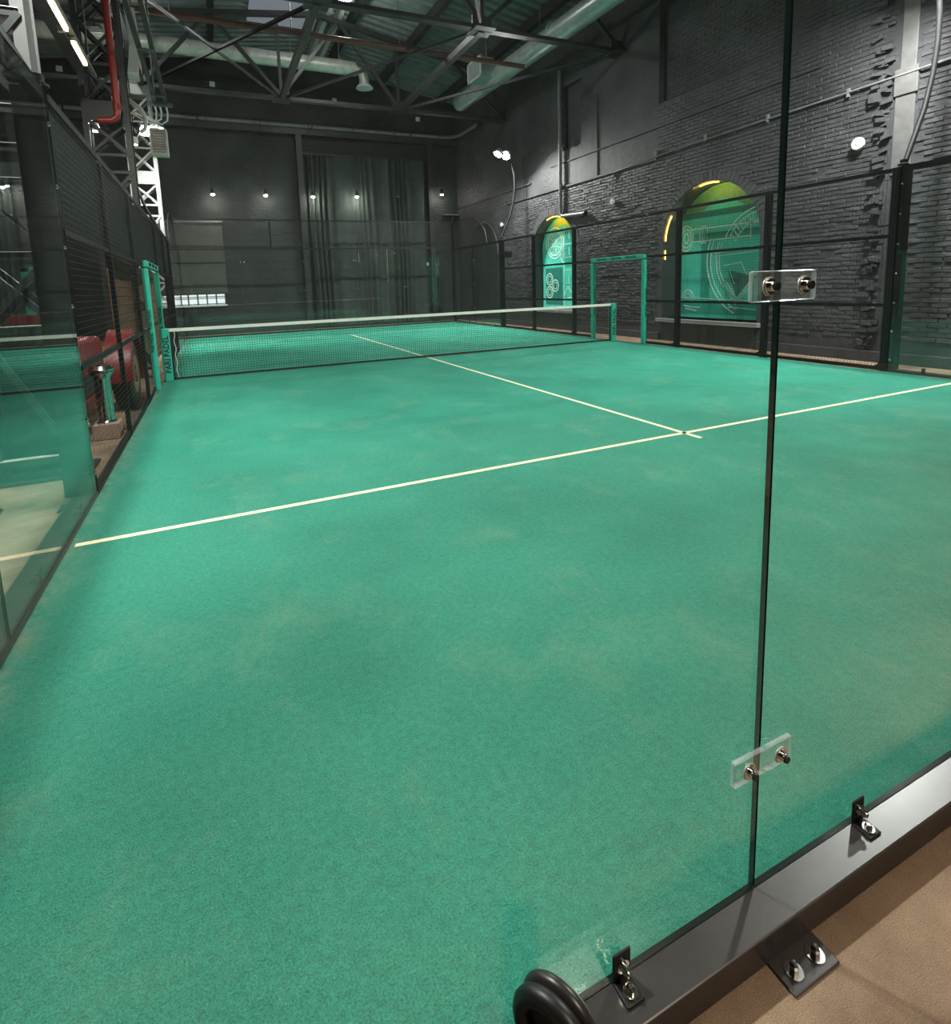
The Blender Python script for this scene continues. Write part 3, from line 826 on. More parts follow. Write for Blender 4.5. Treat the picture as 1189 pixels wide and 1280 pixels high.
stroke(m, x, [(14.40, 3.25), (14.40, .62)], .018)
for cz in (2.95, 2.45, 1.55): stroke(m, x, [(14.12, cz + .12), (14.12, cz - .12)], .024)
for k in range(5): stroke(m, x, [(14.34, 3.1 - .42 * k), (13.85, 3.1 - .42 * k)], .012)
stroke(m, x, [(14.38, 1.05), (14.2, 1.32), (14.0, 1.12), (13.85, 1.3)], .02); stroke(m, x, [(14.38, .85), (14.1, .98), (13.85, .92)], .02)
stroke(m, x, [(14.45, 2.05), (14.62, 2.3), (14.45, 2.55), (14.45, 2.05)], .016); stroke(m, x, [(15.3, 2.12), (15.2, 2.02)], .03); stroke(m, x, [(15.1, 2.10), (15.0, 2.0)], .03)
m.build('line_drawing', MT['ink'], t)
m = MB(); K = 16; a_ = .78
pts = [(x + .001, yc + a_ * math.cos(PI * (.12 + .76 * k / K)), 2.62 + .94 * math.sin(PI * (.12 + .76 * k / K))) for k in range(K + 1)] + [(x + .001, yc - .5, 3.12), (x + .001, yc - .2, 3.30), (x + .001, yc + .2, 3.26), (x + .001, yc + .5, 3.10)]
m.prism(pts, (.003, 0, 0)); m.build('painted_yellow_glow', MT['glowyellow'], t)  # yellow LED glow painted under the crown of the farther arch
# nearer mural: shaft with collar, big wheel segment, small block
t, xb, yc = mural(NICHES[1], 'turquoise mural of a shaft and machine parts in the nearer arched niche')
x = xb - .004
m = MB(); m.box((x, 7.12, 2.86), (x + .003, 9.72, 3.0)); m.build('print_dark', MT['inkdark'], t)
m = MB(); m.box((x, 7.12, 2.34), (x + .003, 9.30, 2.50)); m.build('print_dark', MT['inkmid'], t)
m = MB(); m.box((x, 7.12, .60), (x + .003, 9.72, .88)); m.build('print_dark', MT['inkmid'], t)
m = MB(); m.prism([(x, 7.50, 1.45), (x, 8.25, 1.62), (x, 8.0, 1.02)], (.003, 0, 0)); m.build('print_dark', MT['inkdark'], t)
m = MB(); m.box((x, 8.75, .95), (x + .003, 9.0, 2.30)); m.build('print_dark', MT['inkmid'], t)
m = MB()
for r, tt in ((.30, .022), (.22, .018), (.11, .024)): ring(m, x, 9.46, 2.42, r, tt, ry=.68)
stroke(m, x, [(9.30, 2.62), (7.2, 2.60)], .022); stroke(m, x, [(9.30, 2.32), (7.7, 2.34)], .016)
for yy in (8.98, 8.90): ring(m, x, yy, 2.47, .20, .018, ry=.35)
stroke(m, x, [(7.68, 2.72), (7.68, 2.28)], .02)
for r, tt in ((1.34, .020), (1.24, .014), (1.08, .018), (1.0, .012)): ring(m, x, 7.48, 1.86, r, tt, a0=-PI * .36, a1=PI * .12)
for r, tt in ((1.02, .020), (.92, .016), (.74, .016)): ring(m, x, 7.40, 1.92, r, tt, a0=PI * .14, a1=PI * .46)
for k in range(7):
    a = PI * (.16 + .04 * k); stroke(m, x, [(7.40 + .76 * math.cos(a), 1.92 + .76 * math.sin(a)), (7.40 + .90 * math.cos(a + .05), 1.92 + .90 * math.sin(a + .05))], .012)
stroke(m, x, [(8.60, 2.02), (7.6, 2.10)], .016); stroke(m, x, [(8.62, 1.94), (7.5, 2.0)], .010)
stroke(m, x, [(8.30, 1.40), (7.98, .96), (7.50, 1.55)], .018); stroke(m, x, [(8.42, 1.30), (8.02, .84), (7.48, 1.45)], .014)
stroke(m, x, [(8.35, 1.72), (7.9, 1.78), (7.75, 1.5)], .014); stroke(m, x, [(8.2, 1.62), (8.05, 1.3)], .012)
ring(m, x, 9.38, 1.0, .17, .018, a0=0, a1=PI); ring(m, x, 9.38, 1.0, .10, .014, a0=0, a1=PI); stroke(m, x, [(9.62, .98), (9.1, .98), (7.5, .92)], .012)
stroke(m, x, [(9.5, .80), (9.3, .76), (9.0, .76)], .016); stroke(m, x, [(9.45, .72), (9.1, .68)], .014); stroke(m, x, [(8.2, .78), (7.5, .74)], .012)
m.build('line_drawing', MT['ink'], t)
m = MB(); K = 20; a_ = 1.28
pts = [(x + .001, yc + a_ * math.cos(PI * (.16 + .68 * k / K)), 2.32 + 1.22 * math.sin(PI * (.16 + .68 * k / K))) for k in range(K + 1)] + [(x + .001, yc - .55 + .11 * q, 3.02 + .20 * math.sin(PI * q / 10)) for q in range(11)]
m.prism(pts, (.003, 0, 0)); m.build('painted_olive_glow', MT['glowolive'], t)  # crescent of LED glow painted olive across the nearer mural top
# sills and LED strips
for n, lab in zip(NICHES, ('grey sill under the farther mural', 'pale grey sill under the nearer mural')):
    s = MB().box((XW - .12, n['y0'] - .10, n['z0'] - .09), (XW + n['d'] - .02, n['y1'] + .10, n['z0'])).build('niche_sill', MT['collattice'], bevel=.008)
    tag(s, lab, 'sill', 'sills of the niches')
n = NICHES[1]; c = (n['y0'] + n['y1']) / 2; a = (n['y1'] - n['y0']) / 2 - .03
led = thing('led_strip', 'broken amber LED strip edging the nearer mural arch', 'light strip', (XW + .05, c, n['zs']))
for a0, a1 in ((.05, .55), (1.35, 1.75)):
    th0, th1 = (PI - a1, PI - a0) if False else (a0, a1)
    pts = [(XW + .06, c + a * math.cos(q), n['zs'] + (n['zt'] - n['zs'] - .03) * math.sin(q)) for q in np.linspace(th0, th1, 12)]
    MB().tube(pts, .016, 6).build('led_run', MT['led'], led)
MB().tube([(XW + .06, n['y1'] - .03, n['zs'] - .38), (XW + .06, n['y1'] - .03, n['zs'] - .16)], .013, 6).build('led_run', MT['led'], led)
area('led_glow', (XW + .03, c, n['zt'] - .10), (1, 0, .15), .9, 3.5, (1, .62, .10), led, 'RECTANGLE', .06)
n = NICHES[0]; c = (n['y0'] + n['y1']) / 2
led = thing('led_strip', 'amber LED strip hidden behind the crown of the farther arch', 'light strip', (XW + .05, c, n['zt'] - .04))
a = (n['y1'] - n['y0']) / 2 - .03
MB().tube([(XW + .05, c + a * math.cos(q), n['zs'] + (n['zt'] - n['zs'] - .03) * math.sin(q)) for q in np.linspace(1.2, 1.9, 8)], .013, 6).build('led_run', MT['led'], led)
area('led_glow', (XW + .03, c, n['zt'] - .10), (1, 0, .15), .8, 3.5, (1, .66, .10), led, 'RECTANGLE', .06)
for y, z, s, lab in ((5.275, 3.62, .105, 'largest round white wall disc, nearest on the brick wall'), (11.55, 3.60, .085, 'round white wall disc between the two mural arches'), (17.85, 3.68, .08, 'round white wall disc farthest along the brick wall')):
    t = thing('wall_disc', lab, 'wall fitting', (XW - .03, y, z), 'round white discs on the right wall')
    MB().lathe((XW + .0, y, z), [(s * .5, 0), (s * .5, .05), (s, .055), (s, .085), (s * .85, .10)], 24, (-1, 0, 0)).build('disc', MT['white'], t, smooth=True)
    MB().lathe((XW - .10, y, z), [(s * .22, 0), (s * .20, .008)], 16, (-1, 0, 0)).build('boss', MT['white'], t)
t = thing('wall_pipe', 'dark grey pipe dropping down the brick wall and turning right', 'pipe', (XW - .12, 13.95, 3.5))
MB().tube([(XW - .10, 13.95, 7.9), (XW - .10, 13.95, 3.62), (XW - .10, 13.90, 3.52), (XW - .10, 13.80, 3.49), (XW - .10, 12.75, 3.44)], .055, 12).build('pipe_run', MT['greysteel'], t, smooth=True)
for z in (4.4, 5.6, 6.8): MB().box((XW - .14, 13.88, z), (XW + .01, 14.02, z + .04)).build('clamp', MT['greysteel'], t)
MB().lathe((XW - .10, 12.75, 3.44), [(.07, 0), (.07, .06)], 12, (0, -1, 0)).build('pipe_end', MT['steel'], t)
t = thing('wall_conduit', 'thin conduit running level along the brick wall above the near mural', 'conduit', (XW - .03, 8, 4.48))
MB().tube([(XW - .045, 3.0, 4.56), (XW - .045, 6.4, 4.50), (XW - .045, 9.3, 4.46), (XW - .045, 11.5, 4.36), (XW - .045, 11.6, 4.1)], .018, 8).build('conduit_run', MT['greysteel'], t, smooth=True)
for y in (4, 5.5, 7, 8.5, 10): MB().box((XW - .06, y - .02, 4.44), (XW, y + .02, 4.58)).build('clip', MT['greysteel'], t)
t = thing('speaker_bracket', 'small black speaker on the far right fence post', 'speaker', (10.15, 15.7, 2.4))
MB().box((10.09, 15.55, 2.36), (10.25, 15.85, 2.56)).build('box', MT['black'], t, bevel=.01); MB().bar((10.07, 15.9, 2.5), (10.17, 15.8, 2.5), .03).build('arm', MT['steel'], t)
# blocked arch at the far end of the wall
t = thing('blocked_arch', 'shallow blocked arch at the far end of the brick wall', 'arch', (XW - .02, 19.4, 0))
P = [(XW - .06, 18.2, .15), (XW - .06, 20.6, .15)] + [(XW - .06, 19.4 + 1.2 * math.cos(PI * k / 18), 2.6 + 1.3 * math.sin(PI * k / 18)) for k in range(19)]
MB().prism(P, (.058, 0, 0)).build('infill', MT['plaster'] if False else MT['wallside'], t)
MB().tube([(XW - .06, 19.4 + 1.22 * math.cos(PI * k / 18), 2.6 + 1.32 * math.sin(PI * k / 18)) for k in range(19)], .035, 6).build('arch_edge', MT['wallr'], t)

# ================================================================ FAR WALL FITTINGS
t = thing('roller_blind', 'dark grey roller blind pulled down over the far window', 'blind', (.6, YF - .1, 4.1))
MB().box((-1.0, YF - .06, 1.50), (1.50, YF - .045, 4.08)).build('cloth', MT['blind'], t)
MB().tube([(-1.02, YF - .07, 4.12), (1.52, YF - .07, 4.12)], .05, 12).build('roller', MT['greysteel'], t, smooth=True)
MB().tube([(-1.0, YF - .052, 1.49), (1.50, YF - .052, 1.49)], .022, 8).build('bottom_bar', MT['black'], t)
MB().box((-1.0, YF - .066, 2.60), (1.50, YF - .06, 2.66)).build('seam', MT['black'], t)
# pleated curtain
V = []; N = 330; X0, X1 = 4.75, 9.55; cr = random.Random(5)
ph = 0; offs = []
for k in range(N + 1):
    ph += .30 + .22 * math.sin(k * .055) + cr.uniform(-.04, .04); offs.append(.115 * math.sin(ph) * (.65 + .35 * math.sin(k * .031 + 1)))
ZS = np.linspace(.02, 6.72, 7)
for zi, z in enumerate(ZS):
    for k in range(N + 1):
        V.append((X0 + (X1 - X0) * k / N + .02 * math.sin(zi * 1.3 + k * .02), YF - .24 + offs[k] * (1 - .25 * zi / 6), z))
Fq = [(i * (N + 1) + k, i * (N + 1) + k + 1, (i + 1) * (N + 1) + k + 1, (i + 1) * (N + 1) + k) for i in range(6) for k in range(N)]
t = thing('curtain', 'tall dark pleated curtain hanging on the far wall', 'curtain', (7.1, YF - .24, 0))
MB().add(V, Fq).build('cloth', MT['curtain'], t, smooth=True)
MB().box((4.6, YF - .28, 6.70), (9.7, YF - .20, 6.76)).build('rail', MT['beam'], t)
for x, y0_, z0_, z1_ in ((6.55, YF - .36, 2.55, 2.95), (7.75, YF - .36, 1.75, 3.15)):
    MB().tube([(x + .015 * math.sin(q * 2.2), y0_, z1_ + (z0_ - z1_) * q / 10) for q in range(11)], .012, 6).build('pull_cord', MT['beige'], t)
for x, lab in ((4.48, 'slim steel column at the left edge of the curtain'), (9.86, 'slim steel column at the right edge of the curtain')):
    t = thing('wall_column', lab, 'column', (x, YF - .2, FLOOR_Z), 'slim columns flanking the curtain')
    MB().box((x - .11, YF - .30, FLOOR_Z), (x + .11, YF - .28, 7.42)).box((x - .11, YF - .12, FLOOR_Z), (x + .11, YF - .10, 7.42)).box((x - .012, YF - .28, FLOOR_Z), (x + .012, YF - .12, 7.42)).build('shaft', MT['beam'], t)
    MB().box((x - .16, YF - .34, FLOOR_Z), (x + .16, YF - .06, FLOOR_Z + .02)).build('base_plate', MT['beam'], t)
for (x, z), lab in zip(((-3.03, 9.02), (1.60, 9.03), (6.02, 8.88), (9.5, 8.47)), ('small white plate on the upper far wall, far left', 'small white plate on the upper far wall, left of the truss node', 'small white plate on the upper far wall under the pale duct outlet', 'small white plate on the upper far wall near the right corner')):
    t = thing('wall_plate', lab, 'wall fitting', (x, YF - .02, z), 'white plates on the upper far wall')
    MB().box((x - .09, YF - .03, z - .09), (x + .09, YF, z + .09)).build('plate', MT['white'], t, bevel=.01)
t = thing('socket_box', 'small pale socket box right of the curtain', 'wall fitting', (9.66, YF - .03, 2.45))
MB().box((9.60, YF - .05, 2.38), (9.72, YF, 2.52)).build('plate', MT['white'], t, bevel=.006)
t = thing('drain_pipe', 'dark horizontal pipe along the upper far wall turning the corner', 'pipe', (6, YF - .4, 7.75))
MB().tube([(-6, YF - .36, 7.72), (10.4, YF - .36, 7.72), (10.75, YF - .42, 7.72), (XW - .16, YF - .8, 7.72), (XW - .14, 19.5, 7.72)], .07, 10).build('pipe_run', MT['greysteel'], t, smooth=True)
for x in (-3, 1, 5, 9): MB().box((x - .03, YF - .44, 7.64), (x + .03, YF - .02, 7.80)).build('clamp', MT['beam'], t)
t = thing('wall_bracket', 'short dark bracket shelf on the far right corner wall', 'bracket', (10.9, YF - .2, 4.55))
MB().box((10.45, YF - .25, 4.52), (XW - .05, YF, 4.56)).build('shelf', MT['greysteel'], t); MB().bar((10.9, YF - .02, 4.3), (10.9, YF - .22, 4.52), .03).build('strut', MT['greysteel'], t)

# ================================================================ ROOF STEEL
ZC = 7.3; YA, YT = 17.5, 11.3; NODES = [-.35, 3.4, 7.15, 11.1]
def truss(y, label):
    t = thing('roof_truss', label, 'truss', (5, y, ZC), 'roof trusses across the hall')
    MB().box((-8.9, y - .10, ZC - .02), (XW, y + .10, ZC)).box((-8.9, y - .012, ZC), (XW, y + .012, ZC + .11)).build('bottom_chord', MT['beam'], t)
    m = MB()
    for a, b in ((-8.9, 4.6), (4.6, XW)): m.bar((a, y, roof_z(a) - .45), (b, y, roof_z(b) - .45), .16, .14)
    m.build('top_chord', MT['beam'], t)
    for k, x in enumerate(NODES):
        MB().box((x - .24, y - .02, ZC - .04), (x + .24, y + .02, ZC + .30)).box((x - .26, y - .26, ZC - .035), (x + .26, y + .26, ZC - .02)).build('gusset_plate', MT['beam'], t)
        if k < 3:
            MB().bar((x, y, ZC), (x, y, roof_z(x) - .45), .09).build('web_post', MT['beam'], t)
        if k < 3:
            x2 = NODES[k + 1]; xm = (x + x2) / 2
            MB().bar((x, y, ZC + .1), (xm, y, roof_z(xm) - .45), .10, .10).build('web_diagonal', MT['beam'], t)
            MB().bar((x2, y, ZC + .1), (xm, y, roof_z(xm) - .45), .10, .10).build('web_diagonal', MT['beam'], t)
    return t
truss(YA, 'farther dark steel roof truss crossing in front of the far wall')
truss(YT, 'nearer dark steel roof truss crossing above the net')
t = thing('roof_bracing', 'crossed steel bracing bars between the two roof trusses', 'bracing', (5, 14.4, ZC), None)
z = ZC + .02
def brace(p, q, wd): MB().bar((p[0], p[1], z), (q[0], q[1], z), wd, wd).build('brace_bar', MT['beam'], t)
for x in NODES[:3]: brace((x, YT), (x, YA), .15)
for a, b in zip(NODES[:-1], NODES[1:]):
    brace((a, YA), (b, YT), .065)
brace((NODES[1], YT), (NODES[0], YA), .065); brace((NODES[1], YA), (NODES[0], YT), .055)
for a in (NODES[0], NODES[1]): brace((a + 3.75, YT), (a, YT - 6.2), .065)
for y in (5.15,):
    pass

# lattice columns at the left
def lattice_column(y, label, mat, lower_plate, x1=-.20, upper=None):
    x0 = -.84
    t = thing('lattice_column', label, 'column', (-.52, y, FLOOR_Z), 'steel lattice columns along the left side')
    for x in (x0, x1):
        d = .10 if x == x1 else -.10
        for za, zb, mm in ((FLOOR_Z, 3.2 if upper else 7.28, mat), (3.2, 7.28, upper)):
            if mm: MB().box((x, y - .16, za), (x + .015, y + .16, zb)).box((x - .055, y - .165, za), (x + .035, y - .15, zb)).box((x - .055, y + .15, za), (x + .035, y + .165, zb)).build('chord', mm, t)
    lv = [.12, 1.25, 1.86, 2.45, 2.72, 3.02, 3.75, 4.05, 4.65, 4.95, 5.6, 6.3, 7.0]
    for z_ in lv: MB().box((x0, y - .18, z_ - .03), (x1, y - .165, z_ + .03)).box((x0, y - .18, z_ + .022), (x1, y - .11, z_ + .03)).build('strut', mat, t); MB().box((x0, y - .19, z_ + .0302), (x1, y - .12, z_ + .036)).build('strut_highlight', MT['lattice'], t) if lower_plate else None  # pale strips paint the light catching the top edge of each strut
    MB().box((x0, y - .185, 4.65), (x1, y - .17, 4.95)).build('batten_plate', mat, t)
    MB().box((x0, y - .185, 2.45), (x1, y - .17, 2.60)).build('batten_plate', mat, t)
    flip = 0
    for a, b in zip(lv[:-1], lv[1:]):
        if b - a < .4: continue
        for yy in (y - .17, y + .16):
            p, q = ((x0, a), (x1, b)) if flip else ((x1, a), (x0, b))
            MB().bar((p[0], yy, p[1]), (q[0], yy, q[1]), .05, .03, (0, 1, 0)).build('lacing_bar', mat, t)
            if abs(a - 1.25) < .01 or 2.9 < a or a < .2 and False:
                MB().bar((q[0], yy + .03, p[1]), (p[0], yy + .03, q[1]), .05, .03, (0, 1, 0)).build('lacing_bar', mat, t)
        flip ^= 1
    if lower_plate: MB().box((x0, y + .10, FLOOR_Z), (x1, y + .12, 1.25)).build('back_plate', MT['steel'], t)
    MB().box((x0 - .12, y - .26, FLOOR_Z), (x1 + .10, y + .26, FLOOR_Z + .02)).build('base_plate', mat, t)
    MB().box((x0 - .1, y - .25, 7.0), (x1 + .1, y + .25, 7.28)).build('cap', mat, t)
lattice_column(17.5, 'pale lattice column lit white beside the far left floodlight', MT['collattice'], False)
lattice_column(11.3, 'dark lattice column above the middle of the left fence', MT['beam'], False)  # shade put into the steel colour; same column as the pale one, unlit
lattice_column(5.0, 'dark lattice column seen through the left glass', MT['beam'], True, -.28, MT['midlattice'])  # shade painted into the lower steel, upper chords paler where light reaches

# ducts and pipes
def ribbed(m, p, q, r, pitch, n=20, amp=.012):
    p = Vector(p); q = Vector(q); L = (q - p).length; k = int(L / pitch); pts = []; rad = []
    for i in range(2 * k + 1): pts.append(p + (q - p) * i / (2 * k)); rad.append(r + (amp if i % 2 else 0))
    m.tube(pts, r, n, radii=rad)
t = thing('spiral_duct', 'galvanised spiral duct running towards the viewer at the upper right', 'duct', (9.95, 14, 8.1))
m = MB(); ribbed(m, (9.95, 18.7, 8.15), (9.95, 4.0, 7.92), .265, .20, 20, .022); m.build('duct_run', MT['duct'], t, smooth=True)
for y in (8.2, 10.3, 12.4, 15.5): MB().tube([(9.95, y, 7.98 + .012 * y), (9.95, y + .05, 7.981 + .012 * y)], .295, 22).build('collar', MT['duct'], t)
for y in (7.0, 9.3, 11.4, 13.2, 17.5): MB().tube([(9.95, y, 8.3), (9.95, y, roof_z(9.95))], .012, 6).build('hanger', MT['greysteel'], t)
gb = MB().box((9.30, 15.6, 8.05), (9.75, 16.5, 8.60)).build('branch_box', MT['duct'], t)
m = MB().box((9.26, 15.55, 8.02), (9.30, 15.62, 8.64)).box((9.26, 16.48, 8.02), (9.30, 16.55, 8.64)).box((9.26, 15.55, 8.58), (9.30, 16.55, 8.64)).box((9.26, 15.55, 8.02), (9.30, 16.55, 8.08))
for k in range(7): m.box((9.275, 15.62 + .12 * k + .05, 8.08), (9.29, 15.62 + .12 * k + .07, 8.58))
m.build('grille', MT['white'], gb)
t = thing('pale_duct', 'pale round duct hung across the hall ending in a downturned outlet', 'duct', (1, 19, 9.05))
m = MB(); ribbed(m, (-6, 19, 9.06), (6.15, 19, 9.03), .23, .9, 20, .004); m.build('duct_run', MT['whiteduct'], t, smooth=True)
MB().tube([(6.1, 19, 9.03), (6.3, 19, 9.0), (6.42, 19, 8.88), (6.44, 19, 8.7), (6.44, 19, 8.55)], .17, 16).build('elbow', MT['whiteduct'], t, smooth=True)
MB().lathe((6.44, 19, 8.42), [(.30, 0), (.30, .015), (.19, .13)], 22).build('outlet', MT['white'], t, smooth=True)
for x in (-4, -1.2, .9, 2.4, 4.0, 5.6):
    MB().tube([(x, 19, 9.27), (x, 19, roof_z(x))], .012, 6).build('hanger', MT['greysteel'], t)
    MB().tube([(x - .03, 19, 9.05), (x + .03, 19, 9.05)], .245, 20).build('collar', MT['whiteduct'], t)
t = thing('sprinkler_pipe', 'brown red pipe crossing under the roof behind the nearer truss', 'pipe', (5, 13.5, 7.6))
MB().tube([(-.45, 13.5, 7.6), (9.6, 13.5, 7.57)], .065, 12).build('pipe_run', MT['brownpipe'], t, smooth=True)
for x in (.6, 3.2, 5.9, 8.4): MB().tube([(x, 13.5, 7.62), (x, 13.5, roof_z(x))], .010, 6).build('hanger', MT['greysteel'], t)
t = thing('red_riser', 'bright red vertical riser pipe with an elbow at its foot', 'pipe', (-.31, 10.85, 5.6))
MB().tube([(-.31, 10.85, 6.55), (-.31, 10.85, 7.6), (-.17, 10.85, 7.75), (-.15, 11.0, 7.76), (-.15, 13.3, 7.70), (-.15, 13.42, 7.66)], .05, 10).build('feed_pipe', MT['brownpipe'], t, smooth=True)
MB().tube([(-.31, 10.85, 6.6), (-.31, 10.85, 4.75), (-.33, 10.85, 4.63), (-.42, 10.85, 4.57), (-.62, 10.85, 4.56)], .058, 12).build('pipe_run', MT['red'], t, smooth=True)
MB().lathe((-.31, 10.85, 4.75), [(.07, 0), (.07, .09)], 14).build('coupling', MT['red'], t); MB().lathe((-.31, 10.85, 6.5), [(.07, 0), (.07, .12)], 14).build('coupling', MT['red'], t)
t = thing('cable_tray', 'pair of dark cable tray rails running overhead at the upper left', 'cable tray', (.25, 10, 5.65))
for x in (.16, .36): MB().box((x - .035, 2.0, 5.62), (x + .035, 13.3, 5.74)).build('tray_rail', MT['beam'], t)
for y in np.arange(3.1, 13.4, 2.4): MB().box((.13, y - .02, 5.60), (.39, y + .02, 5.63)).build('rung', MT['greysteel'], t)
for y in (4.0, 8.0, 12.0): MB().tube([(.26, y, 5.6), (.26, y, roof_z(.26))], .012, 6).build('hanger', MT['beam'], t)
MB().box((.02, 13.25, 5.58), (.50, 13.32, 5.66)).build('end_bar', MT['greysteel'], t)
t = thing('cable_loop', 'pale cable loops hanging from the end of the cable tray', 'cable', (.2, 13.4, 5.3))
for k, (xa, dz) in enumerate(((.36, .30), (.24, .22), (.14, .28))):
    MB().tube([(xa, 13.38, 5.62), (xa + .02, 13.4, 5.5), (xa, 13.42, 5.42 - dz * .3), (xa - .12, 13.44, 5.36 - dz * .4), (xa - .30, 13.46, 5.40 - dz * .2), (xa - .5, 13.48, 5.46)], .018, 7).build('cable', MT['white'], t, smooth=True)
t = thing('grey_conduit', 'light grey conduit bending down to the floodlight at the upper left', 'conduit', (-.2, 13, 5.4))
MB().tube([(-.62, 13.0, 5.55), (-.30, 13.0, 5.57), (-.10, 13.0, 5.40), (-.03, 13.0, 5.22), (-.06, 13.0, 5.02), (-.16, 13.0, 4.93)], .045, 10).build('conduit_run', MT['lattice'], t, smooth=True)
MB().tube([(-.42, 13.0, 7.2), (-.42, 13.0, 5.55)], .04, 8).build('conduit_drop', MT['greysteel'], t, smooth=True)
t = thing('flex_duct', 'curved lavender grey duct hanging between the cable trays', 'duct', (-.08, 12, 6.2))
P = [(-.05, 12, 6.95), (-.03, 12, 6.6), (-.02, 12, 6.3), (-.06, 12, 6.0), (-.10, 12, 5.76)]
m = MB()
for a, b in zip(P[:-1], P[1:]): m.bar(a, b, .17, .14, (0, 1, 0))
m.build('duct_run', MT['lattice'], t); MB().box((-.19, 11.92, 5.66), (.0, 12.08, 5.77)).build('duct_mouth', MT['white'], t)
t = thing('pipe_frame', 'light grey square conduit frame at the very upper left', 'conduit', (-.8, 12, 6.6))
m = MB()
for a, b in (((-1.25, 12, 6.42), (-.53, 12, 6.50)), ((-.53, 12, 6.50), (-.38, 12, 6.80)), ((-.38, 12, 6.80), (-.44, 12, 7.3))): m.bar(a, b, .10, .08, (0, 1, 0))
m.build('frame_bar', MT['lattice'], t)
MB().tube([(-.9, 12, 6.46), (-.9, 12, roof_z(-.9))], .012, 6).build('hanger', MT['greysteel'], t)
t = thing('unit_heater', 'louvred air heater with warm tinted fins beside the far left floodlight', 'heater', (.02, 15.4, 5.4))
MB().box((-.16, 15.45, 5.02), (.24, 15.75, 5.68)).build('casing', MT['lattice'], t, bevel=.03)
for k in range(9): MB().box((-.11, 15.41, 5.09 + .062 * k), (.20, 15.45, 5.112 + .062 * k)).build('louvre', MT['fin'], t)
MB().tube([(.04, 15.6, 5.68), (.04, 15.6, roof_z(0.04))], .015, 6).build('hanger', MT['greysteel'], t)
t = thing('steel_beam', 'dark grey crane beam running along the left column row', 'beam', (-.95, 10, 6.9))
MB().box((-1.50, 2.0, 6.65), (-1.26, 20, 6.68)).box((-1.50, 2.0, 6.97), (-1.26, 20, 7.0)).box((-1.39, 2.0, 6.68), (-1.37, 20, 6.97)).build('girder', MT['beam'], t)

# ================================================================ LEFT OF THE COURT
t = thing('wood_partition', 'long brown plank partition with a rounded end behind the left fence', 'partition', (-.42, 12.5, FLOOR_Z))
zp = .06
k = 0
while zp < 2.0:
    h = .145; y1 = 17.0
    if zp > 1.3: y1 = 17.0 - 1.6 * (1 - math.sqrt(max(0, 1 - ((zp - 1.3) / .75) ** 2)))
    MB().box((-.455, 9.0 + (.0 if zp > .9 else .6), zp), (-.425 + .004 * (k % 2), y1, zp + h - .008)).build('plank', MT['wood'], t); zp += h; k += 1
for y in (9.3, 11.5, 14.0, 16.0): MB().box((-.53, y - .04, FLOOR_Z), (-.456, y + .04, 1.95)).build('stud', MT['wood'], t)
# red wheeled machine
t = thing('vintage_tractor', 'red vintage tractor with rounded fender behind the left fence', 'tractor', (-.65, 7, FLOOR_Z))
P = [(-.95, 5.55, .70), (-.95, 5.50, .92), (-.95, 5.65, 1.06), (-.95, 7.45, 1.02), (-.95, 7.6, .85), (-.95, 7.55, .62), (-.95, 5.9, .62)]
MB().prism(P, (.52, 0, 0)).build('hood', MT['redbody'], t, bevel=.05, seg=3)
MB().box((-.90, 5.46, .30), (-.44, 5.56, .98)).build('grille', MT['black'], t, bevel=.02)
for k in range(6): MB().box((-.88 + .075 * k, 5.43, .34), (-.85 + .075 * k, 5.46, .94)).build('grille_bar', MT['redbody'], t)
MB().box((-.90, 5.5, .22), (-.44, 8.2, .36)).build('chassis', MT['redbody'], t, bevel=.02)
MB().box((-.66, 6.0, .36), (-.46, 7.2, .64)).build('engine_block', MT['black'], t, bevel=.02)
MB().tube([(-.34, 5.35, FLOOR_Z), (-.34, 5.40, 1.30)], .035, 8).build('corner_bar', MT['redbody'], t)
MB().box((-.95, 5.30, .10), (-.32, 5.38, .24)).build('bumper', MT['redbody'], t, bevel=.02)
MB().box((-.42, 5.36, FLOOR_Z), (-.33, 5.46, .24)).box((-.93, 5.36, FLOOR_Z), (-.84, 5.46, .24)).build('bumper_leg', MT['redbody'], t)
wy, wz, wr = 8.05, .42, .47
m = MB(); Pf = []
for k in range(19):
    a = PI * (1.02 - 1.10 * k / 18); Pf.append((wy - (wr + .16) * math.cos(a) * -1, wz + (wr + .16) * math.sin(a)))
V = []; Fq = []
for (yy, zz) in Pf:
    d = Vector((0, yy - wy, zz - wz)).normalized()
    for xx, dd in ((-.42, 0), (-.12, 0), (-.10, -.05), (-.42, -.05)): V.append((xx, yy + d.y * dd, zz + d.z * dd))
for k in range(18):
    for q in range(4): Fq.append((4 * k + q, 4 * k + (q + 1) % 4, 4 * k + 4 + (q + 1) % 4, 4 * k + 4 + q))
Fq += [(0, 1, 2, 3), (75, 74, 73, 72)]
m.add(V, Fq).build('fender', MT['redbody'], t, smooth=True)
def wheel(x, y, z, r, wd):
    MB().lathe((x - wd / 2, y, z), [(r * .62, 0), (r * .92, 0), (r, .03), (r, wd - .03), (r * .92, wd), (r * .62, wd)], 30, (1, 0, 0)).build('tyre', MT['tire'], t, smooth=True)
    MB().lathe((x + wd / 2 - .05, y, z), [(r * .62, 0), (r * .62, .045), (r * .5, .06), (r * .15, .045), (r * .12, .09)], 26, (1, 0, 0)).build('wheel_rim', MT['tan'], t, smooth=True)
wheel(-.27, wy, wz, wr, .24); wheel(-.50, 6.0, .16, .21, .16)
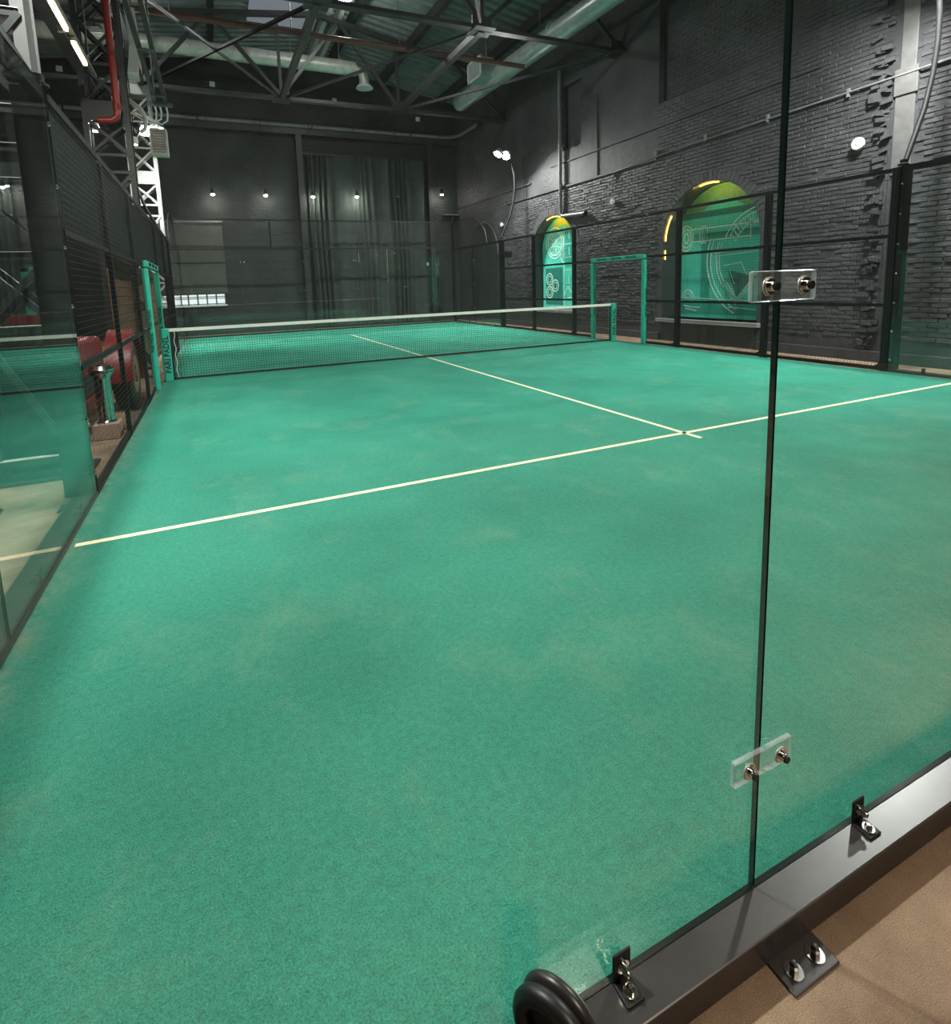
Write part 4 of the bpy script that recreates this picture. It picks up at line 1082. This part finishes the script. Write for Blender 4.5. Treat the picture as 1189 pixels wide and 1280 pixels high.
# chrome stand on a beige block
t = thing('chrome_bin', 'polished chrome bin with flared rim on a beige block', 'bin', (-.255, 6.22, .12))
MB().lathe((-.255, 6.22, .125), [(.10, 0), (.10, .01), (.082, .03), (.078, .48), (.085, .52), (.115, .55), (.12, .565), (.11, .57), (.07, .565)], 28).build('body', MT['chrome'], t, smooth=True)
MB().lathe((-.255, 6.22, .70), [(.125, 0), (.13, .02), (.10, .06), (.02, .075)], 24).build('lid', MT['chrome'], t, smooth=True)
b = MB().box((-.385, 6.09, FLOOR_Z), (-.13, 6.36, .125)).build('plinth_block', MT['beige'], bevel=.01)
tag(b, 'beige block under the chrome bin behind the left fence', 'block')
# turquoise doorway frame and red rail seen through the left glass
t = thing('door_frame', 'turquoise doorway frame glimpsed through the left glass and lattice', 'frame', (-1.1, 8.2, FLOOR_Z))
MB().box((-1.34, 8.15, FLOOR_Z), (-1.24, 8.25, 1.93)).build('jamb', MT['turq'], t, bevel=.008); MB().box((-.99, 8.15, FLOOR_Z), (-.95, 8.25, 1.90)).build('jamb', MT['turq'], t) if False else None
MB().box((-1.34, 8.15, 1.86), (-.97, 8.25, 1.93)).build('head', MT['turq'], t, bevel=.008)
t = thing('red_rail', 'low dark red rail seen through the left glass', 'rail', (-1.2, 7.9, FLOOR_Z))
MB().box((-1.5, 7.85, 1.18), (-1.0, 7.95, 1.31)).build('bar', MT['redbody'], t, bevel=.01)
for x in (-1.45, -1.05): MB().box((x - .03, 7.87, FLOOR_Z), (x + .03, 7.93, 1.18)).build('leg', MT['redbody'], t)

# ================================================================ FOREGROUND
# double black rubber ring leaning on the rail at the bottom edge
t = thing('rubber_ring', 'black double rubber ring standing on the rail at the bottom edge', 'ring', (1.385, -.10, .03))
ax = Vector((.80, .42, .0)).normalized()
def torus(c, R_, r_, n=40, k=12):
    c = Vector(c); e1 = ax.orthogonal().normalized(); e2 = ax.cross(e1); V = []; Fq = []
    for i in range(n):
        a = 2 * PI * i / n; rd = e1 * math.cos(a) + e2 * math.sin(a)
        for j in range(k):
            b = 2 * PI * j / k; V.append(c + rd * (R_ + r_ * math.cos(b)) + ax * r_ * math.sin(b))
    for i in range(n):
        for j in range(k): Fq.append((i * k + j, ((i + 1) % n) * k + j, ((i + 1) % n) * k + (j + 1) % k, i * k + (j + 1) % k))
    return V, Fq
c0 = Vector((1.395, -.105, .118))
MB().add(*torus(c0 - ax * .012, .068, .0175)).build('outer_ring', MT['rubber'], t, smooth=True)
MB().add(*torus(c0 + ax * .018, .068, .014)).build('inner_ring', MT['hoserub'], t, smooth=True)
MB().lathe(c0 - ax * .005, [(.058, 0), (.058, .03)], 30, ax).build('core', MT['black'], t)
MB().add(*torus(c0 + ax * .034, .064, .0035)).build('rim_wire', MT['greysteel'], t, smooth=True)
